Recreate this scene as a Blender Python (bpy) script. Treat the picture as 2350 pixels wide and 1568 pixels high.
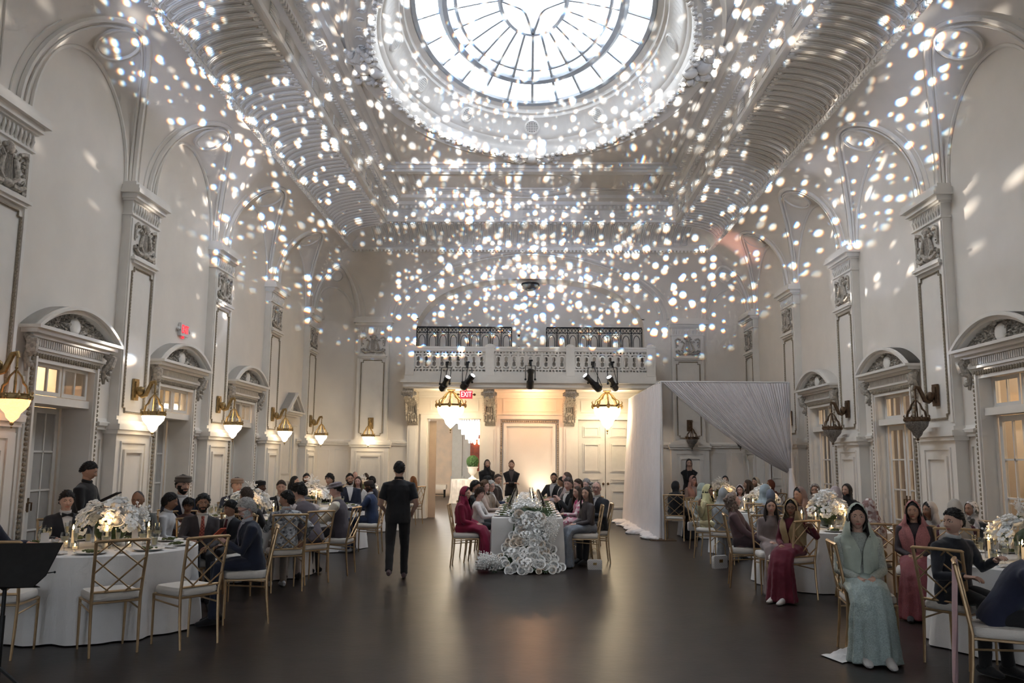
import bpy, bmesh, math, random
import numpy as np
from math import pi, sin, cos, sqrt, atan2, radians as R
from mathutils import Vector, Matrix
for o in list(bpy.data.objects): bpy.data.objects.remove(o)
SC = bpy.context.scene; COL = SC.collection
random.seed(7); RNG = np.random.default_rng(7)

# ------------------------------------------------------------------ camera
FPX, PIT, YAW, ROL, HC, CX = 1933.0, 0.1393, 0.0187, 0.0084, 1.66, 0.07
_fw0 = np.array([-sin(YAW), cos(YAW), 0]); _r0 = np.array([cos(YAW), sin(YAW), 0])
_fw = _fw0*cos(PIT)+np.array([0, 0, sin(PIT)]); _u0 = np.cross(_r0, _fw)
_r = cos(ROL)*_r0+sin(ROL)*_u0; _u = cos(ROL)*_u0-sin(ROL)*_r0
cam = bpy.data.objects.new('camera', bpy.data.cameras.new('camera')); COL.objects.link(cam)
cam.data.sensor_width = 36; cam.data.lens = FPX/2350*36; cam.data.clip_end = 200; cam.data.clip_start = .05
cam.matrix_world = Matrix(((_r[0], _u[0], -_fw[0], 0), (_r[1], _u[1], -_fw[1], 0), (_r[2], _u[2], -_fw[2], HC), (0, 0, 0, 1)))
SC.camera = cam
def ray(u, v):
    d = _fw*FPX+_r*(u-1175)-_u*(v-784); return d/np.linalg.norm(d)
def at(u, v, X=None, Y=None, Z=None):
    d = ray(u, v)
    t = X/d[0] if X is not None else (Y/d[1] if Y is not None else (Z-HC)/d[2])
    P = d*t; return Vector((P[0], P[1], P[2]+HC))

# ------------------------------------------------------------------ view, world
SC.view_settings.view_transform = 'Standard'; SC.view_settings.look = 'None'
SC.view_settings.gamma = 1; SC.view_settings.use_curve_mapping = False; SC.view_settings.exposure = 0.55
cy = SC.cycles; cy.max_bounces = 5; cy.diffuse_bounces = 3; cy.glossy_bounces = 3; cy.transmission_bounces = 5; cy.transparent_max_bounces = 8; cy.caustics_reflective = False; cy.caustics_refractive = False; cy.use_adaptive_sampling = True; cy.adaptive_threshold = .08; cy.adaptive_min_samples = 16; cy.light_sampling_threshold = .03; cy.use_denoising = True
W = bpy.data.worlds.new('sky'); SC.world = W; W.use_nodes = True
bg = W.node_tree.nodes['Background']; bg.inputs[0].default_value = (.97, .975, 1, 1); bg.inputs[1].default_value = 6.5

# ------------------------------------------------------------------ lights
def light(name, kind, loc, energy, color=(1, 1, 1), to=None, **kw):
    l = bpy.data.lights.new(name, kind); l.energy = energy; l.color = color
    for k, v in kw.items(): setattr(l, k, v)
    o = bpy.data.objects.new(name, l); COL.objects.link(o); o.location = loc
    if to is not None: o.rotation_euler = (Vector(to)-Vector(loc)).to_track_quat('-Z', 'Y').to_euler()
    return o
DC = 14.0                                         # dome centre along the hall
pl = light('skylight_portal', 'AREA', (CX, DC, 9.85), 1, shape='ELLIPSE', size=4.5, size_y=7.4)
pl.data.cycles.is_portal = True
FILLWIN = (-3.4, 3.4)                            # unseen windows added behind the camera as soft frontal fill light
for x in FILLWIN:
    pl = light('window_portal', 'AREA', (CX+x, -4.3, 2.7), 1, to=(CX+x, 0, 2.7), shape='RECTANGLE', size=1.5, size_y=3.6); pl.data.cycles.is_portal = True
def gobo(name, loc, to, energy, angle, scale, size=.30, seed=0., keep=.42, color=(1, 1, 1), fr=.0016, blur=.20, cl=6.):
    """ellipsoidal projector with a dot gobo: the pattern is in the light, direction by direction"""
    o = light(name, 'SPOT', loc, energy, color, to, spot_size=R(angle), spot_blend=.25, shadow_soft_size=.02)
    l = o.data; l.use_nodes = True; nt = l.node_tree; N = nt.nodes; L = nt.links
    em = [n for n in N if n.type == 'EMISSION'][0]
    tc = N.new('ShaderNodeTexCoord'); cmb = N.new('ShaderNodeCombineColor'); sx = N.new('ShaderNodeSeparateXYZ'); L.new(tc.outputs['Normal'], sx.inputs[0]); cx_ = N.new('ShaderNodeCombineXYZ')
    for k in (0, 1): dv = N.new('ShaderNodeMath'); dv.operation = 'DIVIDE'; L.new(sx.outputs[k], dv.inputs[0]); L.new(sx.outputs[2], dv.inputs[1]); L.new(dv.outputs[0], cx_.inputs[k])
    mp0 = N.new('ShaderNodeMapping'); mp0.inputs['Location'].default_value = (seed, seed*.7, 0); L.new(cx_.outputs[0], mp0.inputs[0])
    nz = N.new('ShaderNodeTexNoise'); nz.noise_dimensions = '2D'; nz.inputs['Scale'].default_value = cl; nz.inputs['Detail'].default_value = 1; L.new(mp0.outputs[0], nz.inputs[0])
    th = N.new('ShaderNodeMapRange'); th.inputs[1].default_value = keep; th.inputs[2].default_value = keep+.12; L.new(nz.outputs[0], th.inputs[0])
    for i in range(3):
        mp = N.new('ShaderNodeMapping'); s = 1+(i-1)*fr; mp.inputs['Scale'].default_value = (s, s, 1)
        mp.inputs['Location'].default_value = (seed, seed*.7, 0); L.new(cx_.outputs[0], mp.inputs[0])
        v = N.new('ShaderNodeTexVoronoi'); v.voronoi_dimensions = '2D'; v.inputs['Scale'].default_value = scale; L.new(mp.outputs[0], v.inputs['Vector'])
        sp = N.new('ShaderNodeSeparateColor'); L.new(v.outputs['Color'], sp.inputs[0])
        rm = N.new('ShaderNodeMapRange'); rm.inputs[3].default_value = -size*.5; rm.inputs[4].default_value = size*1.15; L.new(sp.outputs[0], rm.inputs[0])
        sub = N.new('ShaderNodeMath'); sub.operation = 'SUBTRACT'; L.new(rm.outputs[0], sub.inputs[0]); L.new(v.outputs['Distance'], sub.inputs[1])
        m = N.new('ShaderNodeMapRange'); m.inputs[1].default_value = 0; m.inputs[2].default_value = blur; L.new(sub.outputs[0], m.inputs[0])
        mu = N.new('ShaderNodeMath'); mu.operation = 'MULTIPLY'; vb = N.new('ShaderNodeMath'); vb.operation = 'MULTIPLY_ADD'; vb.inputs[1].default_value = 1.1; vb.inputs[2].default_value = .25; L.new(sp.outputs[1], vb.inputs[0]); m2 = N.new('ShaderNodeMath'); m2.operation = 'MULTIPLY'; L.new(vb.outputs[0], m2.inputs[0]); L.new(m.outputs[0], m2.inputs[1]); L.new(m2.outputs[0], mu.inputs[0]); L.new(th.outputs[0], mu.inputs[1])
        ad = N.new('ShaderNodeMath'); ad.operation = 'ADD'; gl_ = N.new('ShaderNodeMath'); gl_.operation = 'MULTIPLY'; gl_.inputs[1].default_value = (.020, .024, .034)[i]; L.new(th.outputs[0], gl_.inputs[0]); L.new(mu.outputs[0], ad.inputs[0]); L.new(gl_.outputs[0], ad.inputs[1])
        L.new(ad.outputs[0], cmb.inputs[i])
    L.new(cmb.outputs[0], em.inputs[0])
    return o
GE = 62000
gobo('gobo_projector_a', (-1.2, -1.0, 2.6), at(960, 255, Y=20), GE, 33, 100, seed=1.3, size=.42, keep=.36, fr=.003)
gobo('gobo_projector_b', (1.3, -1.0, 2.6), at(1490, 250, Y=20), GE, 33, 92, seed=4.1, size=.42, keep=.36, fr=.003, color=(1, .98, .94))
gobo('gobo_projector_e', (.1, -1.2, 2.6), at(1215, 420, Y=20), GE*.45, 22, 120, seed=8.4, size=.36, keep=.34, fr=.003, color=(1, .96, .90))
gobo('gobo_projector_c', (-1.9, 22.3, 4.0), (-6.3, 10, 6.9), GE*.20, 38, 30, seed=2.2, size=.34, blur=.34, color=(1, .90, .78))
gobo('gobo_projector_d', (2.1, 22.3, 4.0), (6.4, 9.8, 6.9), GE*.20, 38, 30, seed=6.2, size=.34, blur=.34, color=(1, .90, .78))
light('stage_light_beam', 'SPOT', (2.30, 22.35, 4.15), 330, (1, .45, .36), at(1702, 545, Y=21.9), spot_size=R(22), spot_blend=1., shadow_soft_size=.04)

# ------------------------------------------------------------------ materials
MATS = {}
def mat(name, col, rough=.6, metal=0., var=.06, scale=8., bump=0., bscale=60., emit=None, spec=.5, sheen=0., trans=0., ior=1.45, alpha=1., kind='noise', col2=None, coat=0.):
    if name in MATS: return MATS[name]
    m = bpy.data.materials.new(name); MATS[name] = m; m.use_nodes = True
    nt = m.node_tree; N = nt.nodes; L = nt.links; b = N['Principled BSDF']
    b.inputs['Roughness'].default_value = rough; b.inputs['Metallic'].default_value = metal
    b.inputs['Specular IOR Level'].default_value = spec; b.inputs['Sheen Weight'].default_value = sheen
    b.inputs['Transmission Weight'].default_value = trans; b.inputs['IOR'].default_value = ior; b.inputs['Alpha'].default_value = alpha
    b.inputs['Coat Weight'].default_value = coat
    c = list(col)+[1]; c2 = list(col2)+[1] if col2 else [min(1, x*(1-var)) for x in col]+[1]
    tc = N.new('ShaderNodeTexCoord')
    if kind == 'voronoi':
        t = N.new('ShaderNodeTexVoronoi'); t.inputs['Scale'].default_value = scale; o = t.outputs['Color']
        sp = N.new('ShaderNodeSeparateColor'); L.new(o, sp.inputs[0]); o = sp.outputs[0]
    elif kind == 'wave':
        t = N.new('ShaderNodeTexWave'); t.inputs['Scale'].default_value = scale; t.inputs['Distortion'].default_value = .5; o = t.outputs['Fac']
    elif kind == 'checker':
        t = N.new('ShaderNodeTexChecker'); t.inputs['Scale'].default_value = scale; o = t.outputs['Fac']
    else:
        t = N.new('ShaderNodeTexNoise'); t.inputs['Scale'].default_value = scale; t.inputs['Detail'].default_value = 4; o = t.outputs['Fac']
    L.new(tc.outputs['Object'], t.inputs['Vector'])
    r = N.new('ShaderNodeValToRGB'); L.new(o, r.inputs[0]); r.color_ramp.elements[0].color = c2; r.color_ramp.elements[1].color = c
    if kind == 'noise': r.color_ramp.elements[0].position = .35; r.color_ramp.elements[1].position = .65
    L.new(r.outputs[0], b.inputs['Base Color'])
    if bump:
        n2 = N.new('ShaderNodeTexNoise'); n2.inputs['Scale'].default_value = bscale; n2.inputs['Detail'].default_value = 3
        L.new(tc.outputs['Object'], n2.inputs['Vector']); bp = N.new('ShaderNodeBump'); bp.inputs['Strength'].default_value = bump; bp.inputs['Distance'].default_value = .01
        L.new(n2.outputs['Fac'], bp.inputs['Height']); L.new(bp.outputs[0], b.inputs['Normal'])
    if emit:
        b.inputs['Emission Color'].default_value = list(emit[:3])+[1]; b.inputs['Emission Strength'].default_value = emit[3]
    return m
def cloth(name, col, rough=.85, **k):
    k.setdefault('sheen', .15); k.setdefault('bump', .25); k.setdefault('bscale', 180); k.setdefault('var', .25); k.setdefault('scale', 5)
    return mat(name, col, rough, **k)
PLASTER = mat('plaster_cream', (.82, .76, .685), .6, var=.05, scale=2, bump=.04, bscale=25)
TRIM = mat('trim_white', (.83, .785, .72), .45, var=.04, scale=5, bump=.03, bscale=40)
ORN = mat('ornament_aged', (.60, .54, .46), .6, var=.45, scale=30, bump=.5, bscale=45)
BEAD = mat('beading_gilt', (.40, .33, .24), .55, var=.45, scale=60, bump=.3)
GOLD = mat('gilt_brass', (.42, .29, .13), .46, .85, var=.35, scale=25, bump=.2, bscale=90)
CHGOLD = mat('chair_gold', (.60, .42, .24), .35, .75, var=.2, scale=12, bump=.1)
BRONZE = mat('dark_bronze', (.16, .10, .06), .5, .7, var=.4, scale=30, bump=.3)
CUSH = cloth('cushion_ivory', (.75, .70, .64), .6, var=.06)
LINEN = cloth('table_linen', (.80, .775, .75), .8, var=.05, scale=3)
BLACKM = mat('black_metal', (.018, .018, .018), .5, .3, var=.3, scale=20)
IRON = mat('wrought_iron', (.02, .018, .016), .55, .5, var=.3, scale=20)
def thin_glass(name, tint, refl):
    m = bpy.data.materials.new(name); m.use_nodes = True; nt = m.node_tree; N = nt.nodes; N.remove(N['Principled BSDF']); MATS[name] = m
    t = N.new('ShaderNodeBsdfTransparent'); g = N.new('ShaderNodeBsdfGlossy'); g.inputs['Roughness'].default_value = .04; lw = N.new('ShaderNodeLayerWeight'); lw.inputs[0].default_value = refl; mx = N.new('ShaderNodeMixShader')
    n = N.new('ShaderNodeTexNoise'); n.inputs['Scale'].default_value = 3; r = N.new('ShaderNodeValToRGB'); r.color_ramp.elements[0].color = [c*.96 for c in tint]+[1]; r.color_ramp.elements[1].color = list(tint)+[1]
    nt.links.new(n.outputs[0], r.inputs[0]); nt.links.new(r.outputs[0], t.inputs[0]); nt.links.new(lw.outputs['Facing'], mx.inputs[0]); nt.links.new(t.outputs[0], mx.inputs[1]); nt.links.new(g.outputs[0], mx.inputs[2]); nt.links.new(mx.outputs[0], N['Material Output'].inputs[0]); return m
GLASS = thin_glass('clear_glass', (.93, .95, .96), .28)
PANE = thin_glass('window_glass', (.88, .90, .92), .12)

# ------------------------------------------------------------------ mesh building
class MB:
    def __init__(s): s.v = []; s.f = []; s.m = []
    def face_add(s, vs, fs, m=0):
        o = len(s.v); s.v += [tuple(map(float, p)) for p in vs]; s.f += [tuple(i+o for i in f) for f in fs]
        s.m += (list(m) if isinstance(m, (list, np.ndarray)) else [m]*len(fs)); return s
    def add(s, b, mw=None, dm=0):
        vs = [mw @ Vector(p) for p in b.v] if mw is not None else b.v
        return s.face_add(vs, b.f, [i+dm for i in b.m])
    def box(s, c, d, rz=0, m=0, mw=None):
        x, y, z = d[0]/2, d[1]/2, d[2]/2; ca, sa = cos(rz), sin(rz); vs = []
        for k in (-z, z):
            for i, j in ((-x, -y), (x, -y), (x, y), (-x, y)):
                p = Vector((c[0]+i*ca-j*sa, c[1]+i*sa+j*ca, c[2]+k)); vs.append(mw @ p if mw is not None else p)
        return s.face_add(vs, [(0, 3, 2, 1), (4, 5, 6, 7), (0, 1, 5, 4), (1, 2, 6, 5), (2, 3, 7, 6), (3, 0, 4, 7)], m)
    def span(s, a, b, m=0):
        return s.box([(a[i]+b[i])/2 for i in range(3)], [abs(a[i]-b[i]) for i in range(3)], 0, m)
    def quad(s, a, b, c, d, m=0): return s.face_add([a, b, c, d], [(0, 1, 2, 3)], m)
    def rings(s, rs, m=0, closed=True, cap0=False, cap1=False, loop=False):
        n = len(rs[0]); vs = [p for r in rs for p in r]; fs = []; K = len(rs)
        for i in range(K if loop else K-1):
            i2 = (i+1) % K
            for j in range(n if closed else n-1):
                k = (j+1) % n; fs.append((i*n+j, i*n+k, i2*n+k, i2*n+j))
        if cap0: fs.append(tuple(range(n-1, -1, -1)))
        if cap1: fs.append(tuple((K-1)*n+j for j in range(n)))
        return s.face_add(vs, fs, m)
    def tube(s, pts, rad, n=8, m=0, up=None, caps=True, loop=False):
        P = [np.array(p, float) for p in pts]; K = len(P); rs = []
        if not isinstance(rad, (list, tuple)) or (isinstance(rad, tuple) and len(rad) == 2 and K != 2): rad = [rad]*K
        prev = None
        for i in range(K):
            t = (P[(i+1) % K]-P[i-1]) if loop else (P[min(i+1, K-1)]-P[max(i-1, 0)])
            t = t/(np.linalg.norm(t)+1e-9)
            if prev is None:
                a = np.array(up, float) if up is not None else (np.array([0, 0, 1.]) if abs(t[2]) < .9 else np.array([0, 1., 0]))
            else: a = prev
            a = a-t*np.dot(a, t); a /= (np.linalg.norm(a)+1e-9); prev = a; b = np.cross(t, a)
            r = rad[i]; ra, rb = (r if isinstance(r, (tuple, list)) else (r, r))
            rs.append([P[i]+a*ra*cos(q)+b*rb*sin(q) for q in [2*pi*j/n for j in range(n)]])
        return s.rings(rs, m, True, caps and not loop, caps and not loop, loop)
    def lathe(s, prof, n=16, c=(0, 0, 0), m=0, caps=True, fl=None):
        rs = []
        for r, z in prof:
            rs.append([(c[0]+r*(1+(fl(q) if fl else 0))*cos(q), c[1]+r*(1+(fl(q) if fl else 0))*sin(q), c[2]+z) for q in [2*pi*j/n for j in range(n)]])
        return s.rings(rs, m, True, caps, caps)
    def ball(s, c, r, n=10, k=7, m=0, mw=None):
        if not isinstance(r, (tuple, list)): r = (r, r, r)
        rs = []
        for i in range(k+1):
            a = -pi/2+pi*i/k; q = max(cos(a), .02); rs.append([Vector((c[0]+r[0]*q*cos(2*pi*j/n), c[1]+r[1]*q*sin(2*pi*j/n), c[2]+r[2]*sin(a))) for j in range(n)])
        if mw is not None: rs = [[mw @ p for p in x] for x in rs]
        return s.rings(rs, m, True, True, True)
    def prism(s, poly, fn, d0, d1, m=0):
        """poly in 2D, fn(a, b, depth) -> 3D"""
        n = len(poly); vs = [fn(a, b, d0) for a, b in poly]+[fn(a, b, d1) for a, b in poly]
        return s.face_add(vs, [tuple(range(n-1, -1, -1)), tuple(range(n, 2*n))]+[(i, (i+1) % n, n+(i+1) % n, n+i) for i in range(n)], m)
    def sweep(s, path, prof, m=0, closed=False, caps=True):
        """prof: list of (out, up) swept along path of (pos, out_dir, up_dir)"""
        rs = [[np.array(p)+np.array(o)*a+np.array(u)*b for a, b in prof] for p, o, u in path]
        return s.rings(rs, m, True, caps and not closed, caps and not closed, closed)
    def mesh(s, name, smooth=True, ang=40):
        me = bpy.data.meshes.new(name); me.from_pydata(s.v, [], s.f)
        if max(s.m or [0]) > 0: me.polygons.foreach_set('material_index', s.m)
        bm = bmesh.new(); bm.from_mesh(me); bmesh.ops.recalc_face_normals(bm, faces=bm.faces); bm.to_mesh(me); bm.free()
        if smooth:
            me.polygons.foreach_set('use_smooth', [True]*len(me.polygons)); me.set_sharp_from_angle(angle=R(ang))
        me.update(); return me
VAR = {}
def link(name, me, mats=None, parent=None, loc=(0, 0, 0), rot=None, sc=None):
    if mats is not None:
        ml = list(mats) if isinstance(mats, (list, tuple)) else [mats]
        if not len(me.materials):
            for m in ml: me.materials.append(m)
        elif [m.name for m in me.materials] != [m.name for m in ml]:
            key = (me.name,)+tuple(m.name for m in ml)
            if key not in VAR:
                VAR[key] = me.copy(); VAR[key].materials.clear()
                for m in ml: VAR[key].materials.append(m)
            me = VAR[key]
    o = bpy.data.objects.new(name, me); COL.objects.link(o)
    o.location = loc
    if rot is not None: o.rotation_euler = rot if isinstance(rot, (tuple, list)) else (0, 0, rot)
    if sc is not None: o.scale = sc if isinstance(sc, (tuple, list)) else (sc,)*3
    if parent is not None: o.parent = parent
    return o
def build(name, b, mats, parent=None, smooth=True, ang=40, **k): return link(name, b.mesh(name, smooth, ang), mats, parent, **k)
def tag(o, label, cat, group=None):
    o['label'] = label; o['category'] = cat
    if group: o['group'] = group
    return o
def thing(name, label, cat, loc=(0, 0, 0), rz=0, group=None, parent=None):
    o = bpy.data.objects.new(name, None); COL.objects.link(o); o.location = loc; o.rotation_euler = (0, 0, rz); o.empty_display_size = .1
    if parent is not None: o.parent = parent
    return tag(o, label, cat, group) if label else o
def struct(o): o['kind'] = 'structure'; return o
def dup(root, label=None, loc=None, rz=None, group=None):
    c = root.copy(); COL.objects.link(c)
    if loc is not None: c.location = loc
    if rz is not None: c.rotation_euler = (0, 0, rz)
    if label: c['label'] = label
    if group: c['group'] = group
    for ch in root.children:
        k = ch.copy(); COL.objects.link(k); k.parent = c
        for g in ch.children:
            q = g.copy(); COL.objects.link(q); q.parent = k
    return c
def empty_struct(name):
    o = bpy.data.objects.new(name, None); COL.objects.link(o); o['kind'] = 'structure'; return o

# ------------------------------------------------------------------ the hall: main numbers (metres, room axis x = CX)
XW, YB, YF = 6.1, 24.14, -4.0           # side walls, end wall, wall behind the camera
ZS, ZCO, ZCT, ZC = 5.72, 7.58, 7.99, 8.65   # vault spring, cornice, cove top, ceiling
XCO, XCT = 5.04, 3.91
PIL = [5.6, 9.05, 12.5, 15.95, 19.4, 22.85]; BAY = [7.32, 10.8, 14.25, 17.7, 21.15]
RO = (CX, 0, 0)
FLOORM = mat('floor_dark_wood', (.030, .022, .019), .33, var=.5, scale=3, bump=.10, bscale=14, spec=.30)
fb = MB(); fb.span((-9, YF, -.1), (9, 42, 0))
struct(build('floor', fb, FLOORM, smooth=False))
CARP = mat('carpet_taupe', (.30, .26, .22), .9, var=.2, bump=.4, bscale=120)
# outer shell: keeps daylight out of the side corridors
sb = MB()
for x in (-9, 9): sb.span((x-.05, YF, 0), (x+.05, 42, ZC+.2))
for y in (42,): sb.span((-9, y-.05, 0), (9, y+.05, ZC+.2))
struct(build('wall_outer', sb, mat('corridor_plaster', (.70, .60, .48), .8), loc=RO, smooth=False))
def el(a, b, z, n=72, c=(0, DC)): return [(c[0]+a*cos(2*pi*j/n), c[1]+b*sin(2*pi*j/n), z) for j in range(n)]
cb = MB()
n = 72; inner = el(2.95, 4.42, ZC, n); outer = []
for j in range(n):
    q = 2*pi*j/n; dx, dy = cos(q), sin(q); ty = (42-DC) if dy > 0 else (DC-YF)
    t = min(9/max(abs(dx), 1e-6), ty/max(abs(dy), 1e-6)); outer.append((dx*t, DC+dy*t, ZC))
cb.rings([inner, outer]); cb.rings([[(x, y, z+.12) for x, y, z in outer], [(x, y, z+.12) for x, y, z in inner]])
for (sx, ty) in ((9, 42), (-9, 42), (9, YF), (-9, YF)):   # corners the fan misses
    cb.span((sx*.0+(sx-sx*.0)*.0 if 0 else sx*.3, ty-(.01 if ty > 0 else -.01), ZC+.13), (sx, DC+(ty-DC)*.25, ZC+.16))
ceil = struct(build('ceiling', cb, PLASTER, loc=RO, smooth=False))

MULL = mat('skylight_bar', (.45, .48, .51), .5, .2); SKYG = bpy.data.materials.new('skylight_glass'); SKYG.use_nodes = True
nt = SKYG.node_tree; pb = nt.nodes['Principled BSDF']; nt.nodes.remove(pb); tr = nt.nodes.new('ShaderNodeBsdfTransparent')
tl = nt.nodes.new('ShaderNodeBsdfTranslucent'); mx = nt.nodes.new('ShaderNodeMixShader'); mx.inputs[0].default_value = .25
nz = nt.nodes.new('ShaderNodeTexNoise'); nz.inputs['Scale'].default_value = 1.5; rp = nt.nodes.new('ShaderNodeValToRGB'); rp.color_ramp.elements[0].color = (.62, .78, .95, 1); rp.color_ramp.elements[1].color = (1, 1, 1, 1)
nt.links.new(nz.outputs[0], rp.inputs[0]); nt.links.new(rp.outputs[0], tr.inputs[0]); nt.links.new(rp.outputs[0], tl.inputs[0])
nt.links.new(tr.outputs[0], mx.inputs[1]); nt.links.new(tl.outputs[0], mx.inputs[2]); nt.links.new(mx.outputs[0], nt.nodes['Material Output'].inputs[0])
# ---- wall path: s -> point, inward normal
CR = 1.0
def wpath(side, s):
    """side -1/+1; s = y along the side wall, then round the corner, then along the end wall to its middle"""
    y1 = YB-CR
    if s <= y1: return np.array([side*XW, s, 0]), np.array([-side, 0, 0.])
    q = (s-y1)/CR
    if q <= pi/2: return np.array([side*(XW-CR+CR*cos(q)), y1+CR*sin(q), 0]), np.array([-side*cos(q), -sin(q), 0])
    return np.array([side*(XW-CR-(s-y1-CR*pi/2)), YB, 0]), np.array([0, -1., 0])
SEND = YB-CR+CR*pi/2+XW-CR       # s at middle of the end wall
DV = XW-XCO
def dcove(h): return DV*(1-sqrt(max(0, 1-min(1, (h-ZS)/(ZCO-ZS))**2)))
def vp(side, s, d, h): p, nn = wpath(side, s); q = p+nn*d; return (q[0], q[1], h)
sC = YB-CR+CR*pi/4
LUN = [(c, 1.22, 1.40, 1.47, 1.74) for c in BAY]+[(sC+.1, .62, .86, .80, 1.45), (SEND, 3.72, 1.58, 3.98, 1.80)]  # centre, inner half, inner rise, outer half, outer rise
def niche_z(x, a=3.30, z0=5.35, hh=1.55): return z0+hh*max(0, 1-abs(x/a)**2.6)**.5
def wallpts(side, name):
    b = MB(); ribs = MB(); med = MB()
    NT0 = 28
    hs = [ZS+(ZCO-ZS)*(1-cos(pi/2*k/14)) for k in range(15)]
    prev = None
    for li, (c, ra, ha, rb, hb) in enumerate(LUN):
        half = li == len(LUN)-1; NT = 140 if half else NT0
        th = [pi-(pi*k/NT)*(.5 if half else 1) for k in range(NT+1)]
        A = [vp(side, c+ra*cos(t), 0., ZS+ha*sin(t)) for t in th]
        rows = []
        for w in (0, .33, .66, 1.):
            row = []
            for t in th:
                h = ZS+(ha+(hb-ha)*w)*sin(t); s = c+(ra+(rb-ra)*w)*cos(t)
                row.append(vp(side, s, w*dcove(ZS+hb*sin(t)), h))
            rows.append(row)
        b.rings(rows, closed=False)
        # wall inside the inner arch (lunette field), flush with the wall plane
        zb_ = [max(ZS-.03, niche_z(ra*cos(t))) if half and abs(ra*cos(t)) < 3.3 else ZS for t in th]
        base = [vp(side, c+ra*cos(t), 0., z_) for t, z_ in zip(th, zb_)]
        b.rings([base, A], closed=False)
        ribs.tube([np.array(vp(side, c+rb*cos(t), dcove(ZS+hb*sin(t))+.01, ZS+hb*sin(t))) for t in th], .045, 6)
        ribs.tube([np.array(vp(side, c+(rb-.13)*cos(t), .88*dcove(ZS+hb*sin(t))+.01, ZS+(hb-.07)*sin(t))) for t in th], .02, 5)
        ribs.tube([np.array(vp(side, c+ra*cos(t), .01, ZS+ha*sin(t))) for t in th], .032, 6)
        if not half:      # round medallion on the lunette soffit
            r0 = .40 if li < 5 else .17
            p0 = Vector(vp(side, c, .06, ZS+ha)); p1 = Vector(vp(side, c, dcove(ZS+hb), ZS+hb)); ctr = p0.lerp(p1, .5); r0 = min(r0, (p1-p0).length*.44)
            e1 = (p1-p0).normalized(); pt, nn = wpath(side, c); e2 = Vector((-nn[1], nn[0], 0)); nr = e1.cross(e2)
            if nr.z > 0: nr = -nr
            def mp(r, q, o): return ctr+e1*(r*cos(q))+e2*(r*1.12*sin(q))+nr*o
            qs = [2*pi*k/28 for k in range(28)]
            med.rings([[mp(r, q, o) for q in qs] for r, o in ((r0, -.03), (r0*.98, .05), (r0*.9, .055), (r0*.86, .02), (r0*.8, .03), (r0*.4, .0), (.01, -.02))], cap1=True)
        # pendentive between the previous rib and this one
        if prev is not None or li == 0:
            c0, rb0, hb0 = prev if prev is not None else (YF+.5, .2, .3)
            rows = []
            hh_ = sorted(set([round(ZS+x*sin(pi/2*k/18), 5) for x in (hb0, hb) for k in range(19)]+[round(ZS+max(hb0, hb)+(ZCO-ZS-max(hb0, hb))*k/3, 5) for k in range(4)]))
            for h in hh_:
                k0 = sqrt(max(0, 1-((h-ZS)/hb0)**2)) if h-ZS < hb0 else 0; k1 = sqrt(max(0, 1-((h-ZS)/hb)**2)) if h-ZS < hb else 0
                s0, s1 = c0+rb0*k0, c-rb*k1; rows.append([vp(side, s0+(s1-s0)*j/8, dcove(h), h) for j in range(9)])
            b.rings(rows, closed=False)
            if prev is not None:      # panel outline on the pendentive
                for j, inn in ((0, .16), (1, -.16)):
                    pts = []
                    for h in hs[2:12]:
                        k0 = sqrt(max(0, 1-((h-ZS)/hb0)**2)); k1 = sqrt(max(0, 1-((h-ZS)/hb)**2)); s = (c0+rb0*k0+.17) if j == 0 else (c-rb*k1-.17)
                        if (c-rb*k1)-(c0+rb0*k0) > .36: pts.append(np.array(vp(side, s, dcove(h)+.004, h)))
                    if len(pts) > 2: ribs.tube(pts, .012, 4)
        prev = (c, rb, hb)
    return b, ribs, med
WALLS = {}
DOORS = {-1: [(10.8, 'arch'), (14.25, 'arch'), (17.7, 'arch'), (21.15, 'gable')], 1: [(10.8, 'arch'), (14.25, 'arch'), (17.7, 'arch'), (21.15, 'gable')]}
OW, OH = .70, 2.82       # door opening half width, height to top of transom
for side, nm in ((-1, 'left'), (1, 'right')):
    b, ribs, med = wallpts(side, nm)
    # flat wall below the spring, with door openings
    ys = [YF]; x = side*XW
    y = YF
    for c, k in DOORS[side]:
        oh = OH if k == 'arch' else 2.30; ow = OW if k == 'arch' else .5
        b.quad((x, y, 0), (x, c-ow, 0), (x, c-ow, ZS), (x, y, ZS)); b.quad((x, c-ow, oh), (x, c+ow, oh), (x, c+ow, ZS), (x, c-ow, ZS)); y = c+ow
    b.quad((x, y, 0), (x, YB-CR, 0), (x, YB-CR, ZS), (x, y, ZS))
    arc = [wpath(side, YB-CR+CR*pi/2*k/8)[0] for k in range(9)]
    b.rings([[(p[0], p[1], z) for p in arc] for z in (0, 2.1, ZS)], closed=False)
    WALLS[side] = struct(build('wall_'+nm, b, PLASTER, loc=RO))
    build('vault_rib', ribs, TRIM, WALLS[side]); build('medallion', med, TRIM, WALLS[side])
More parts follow.
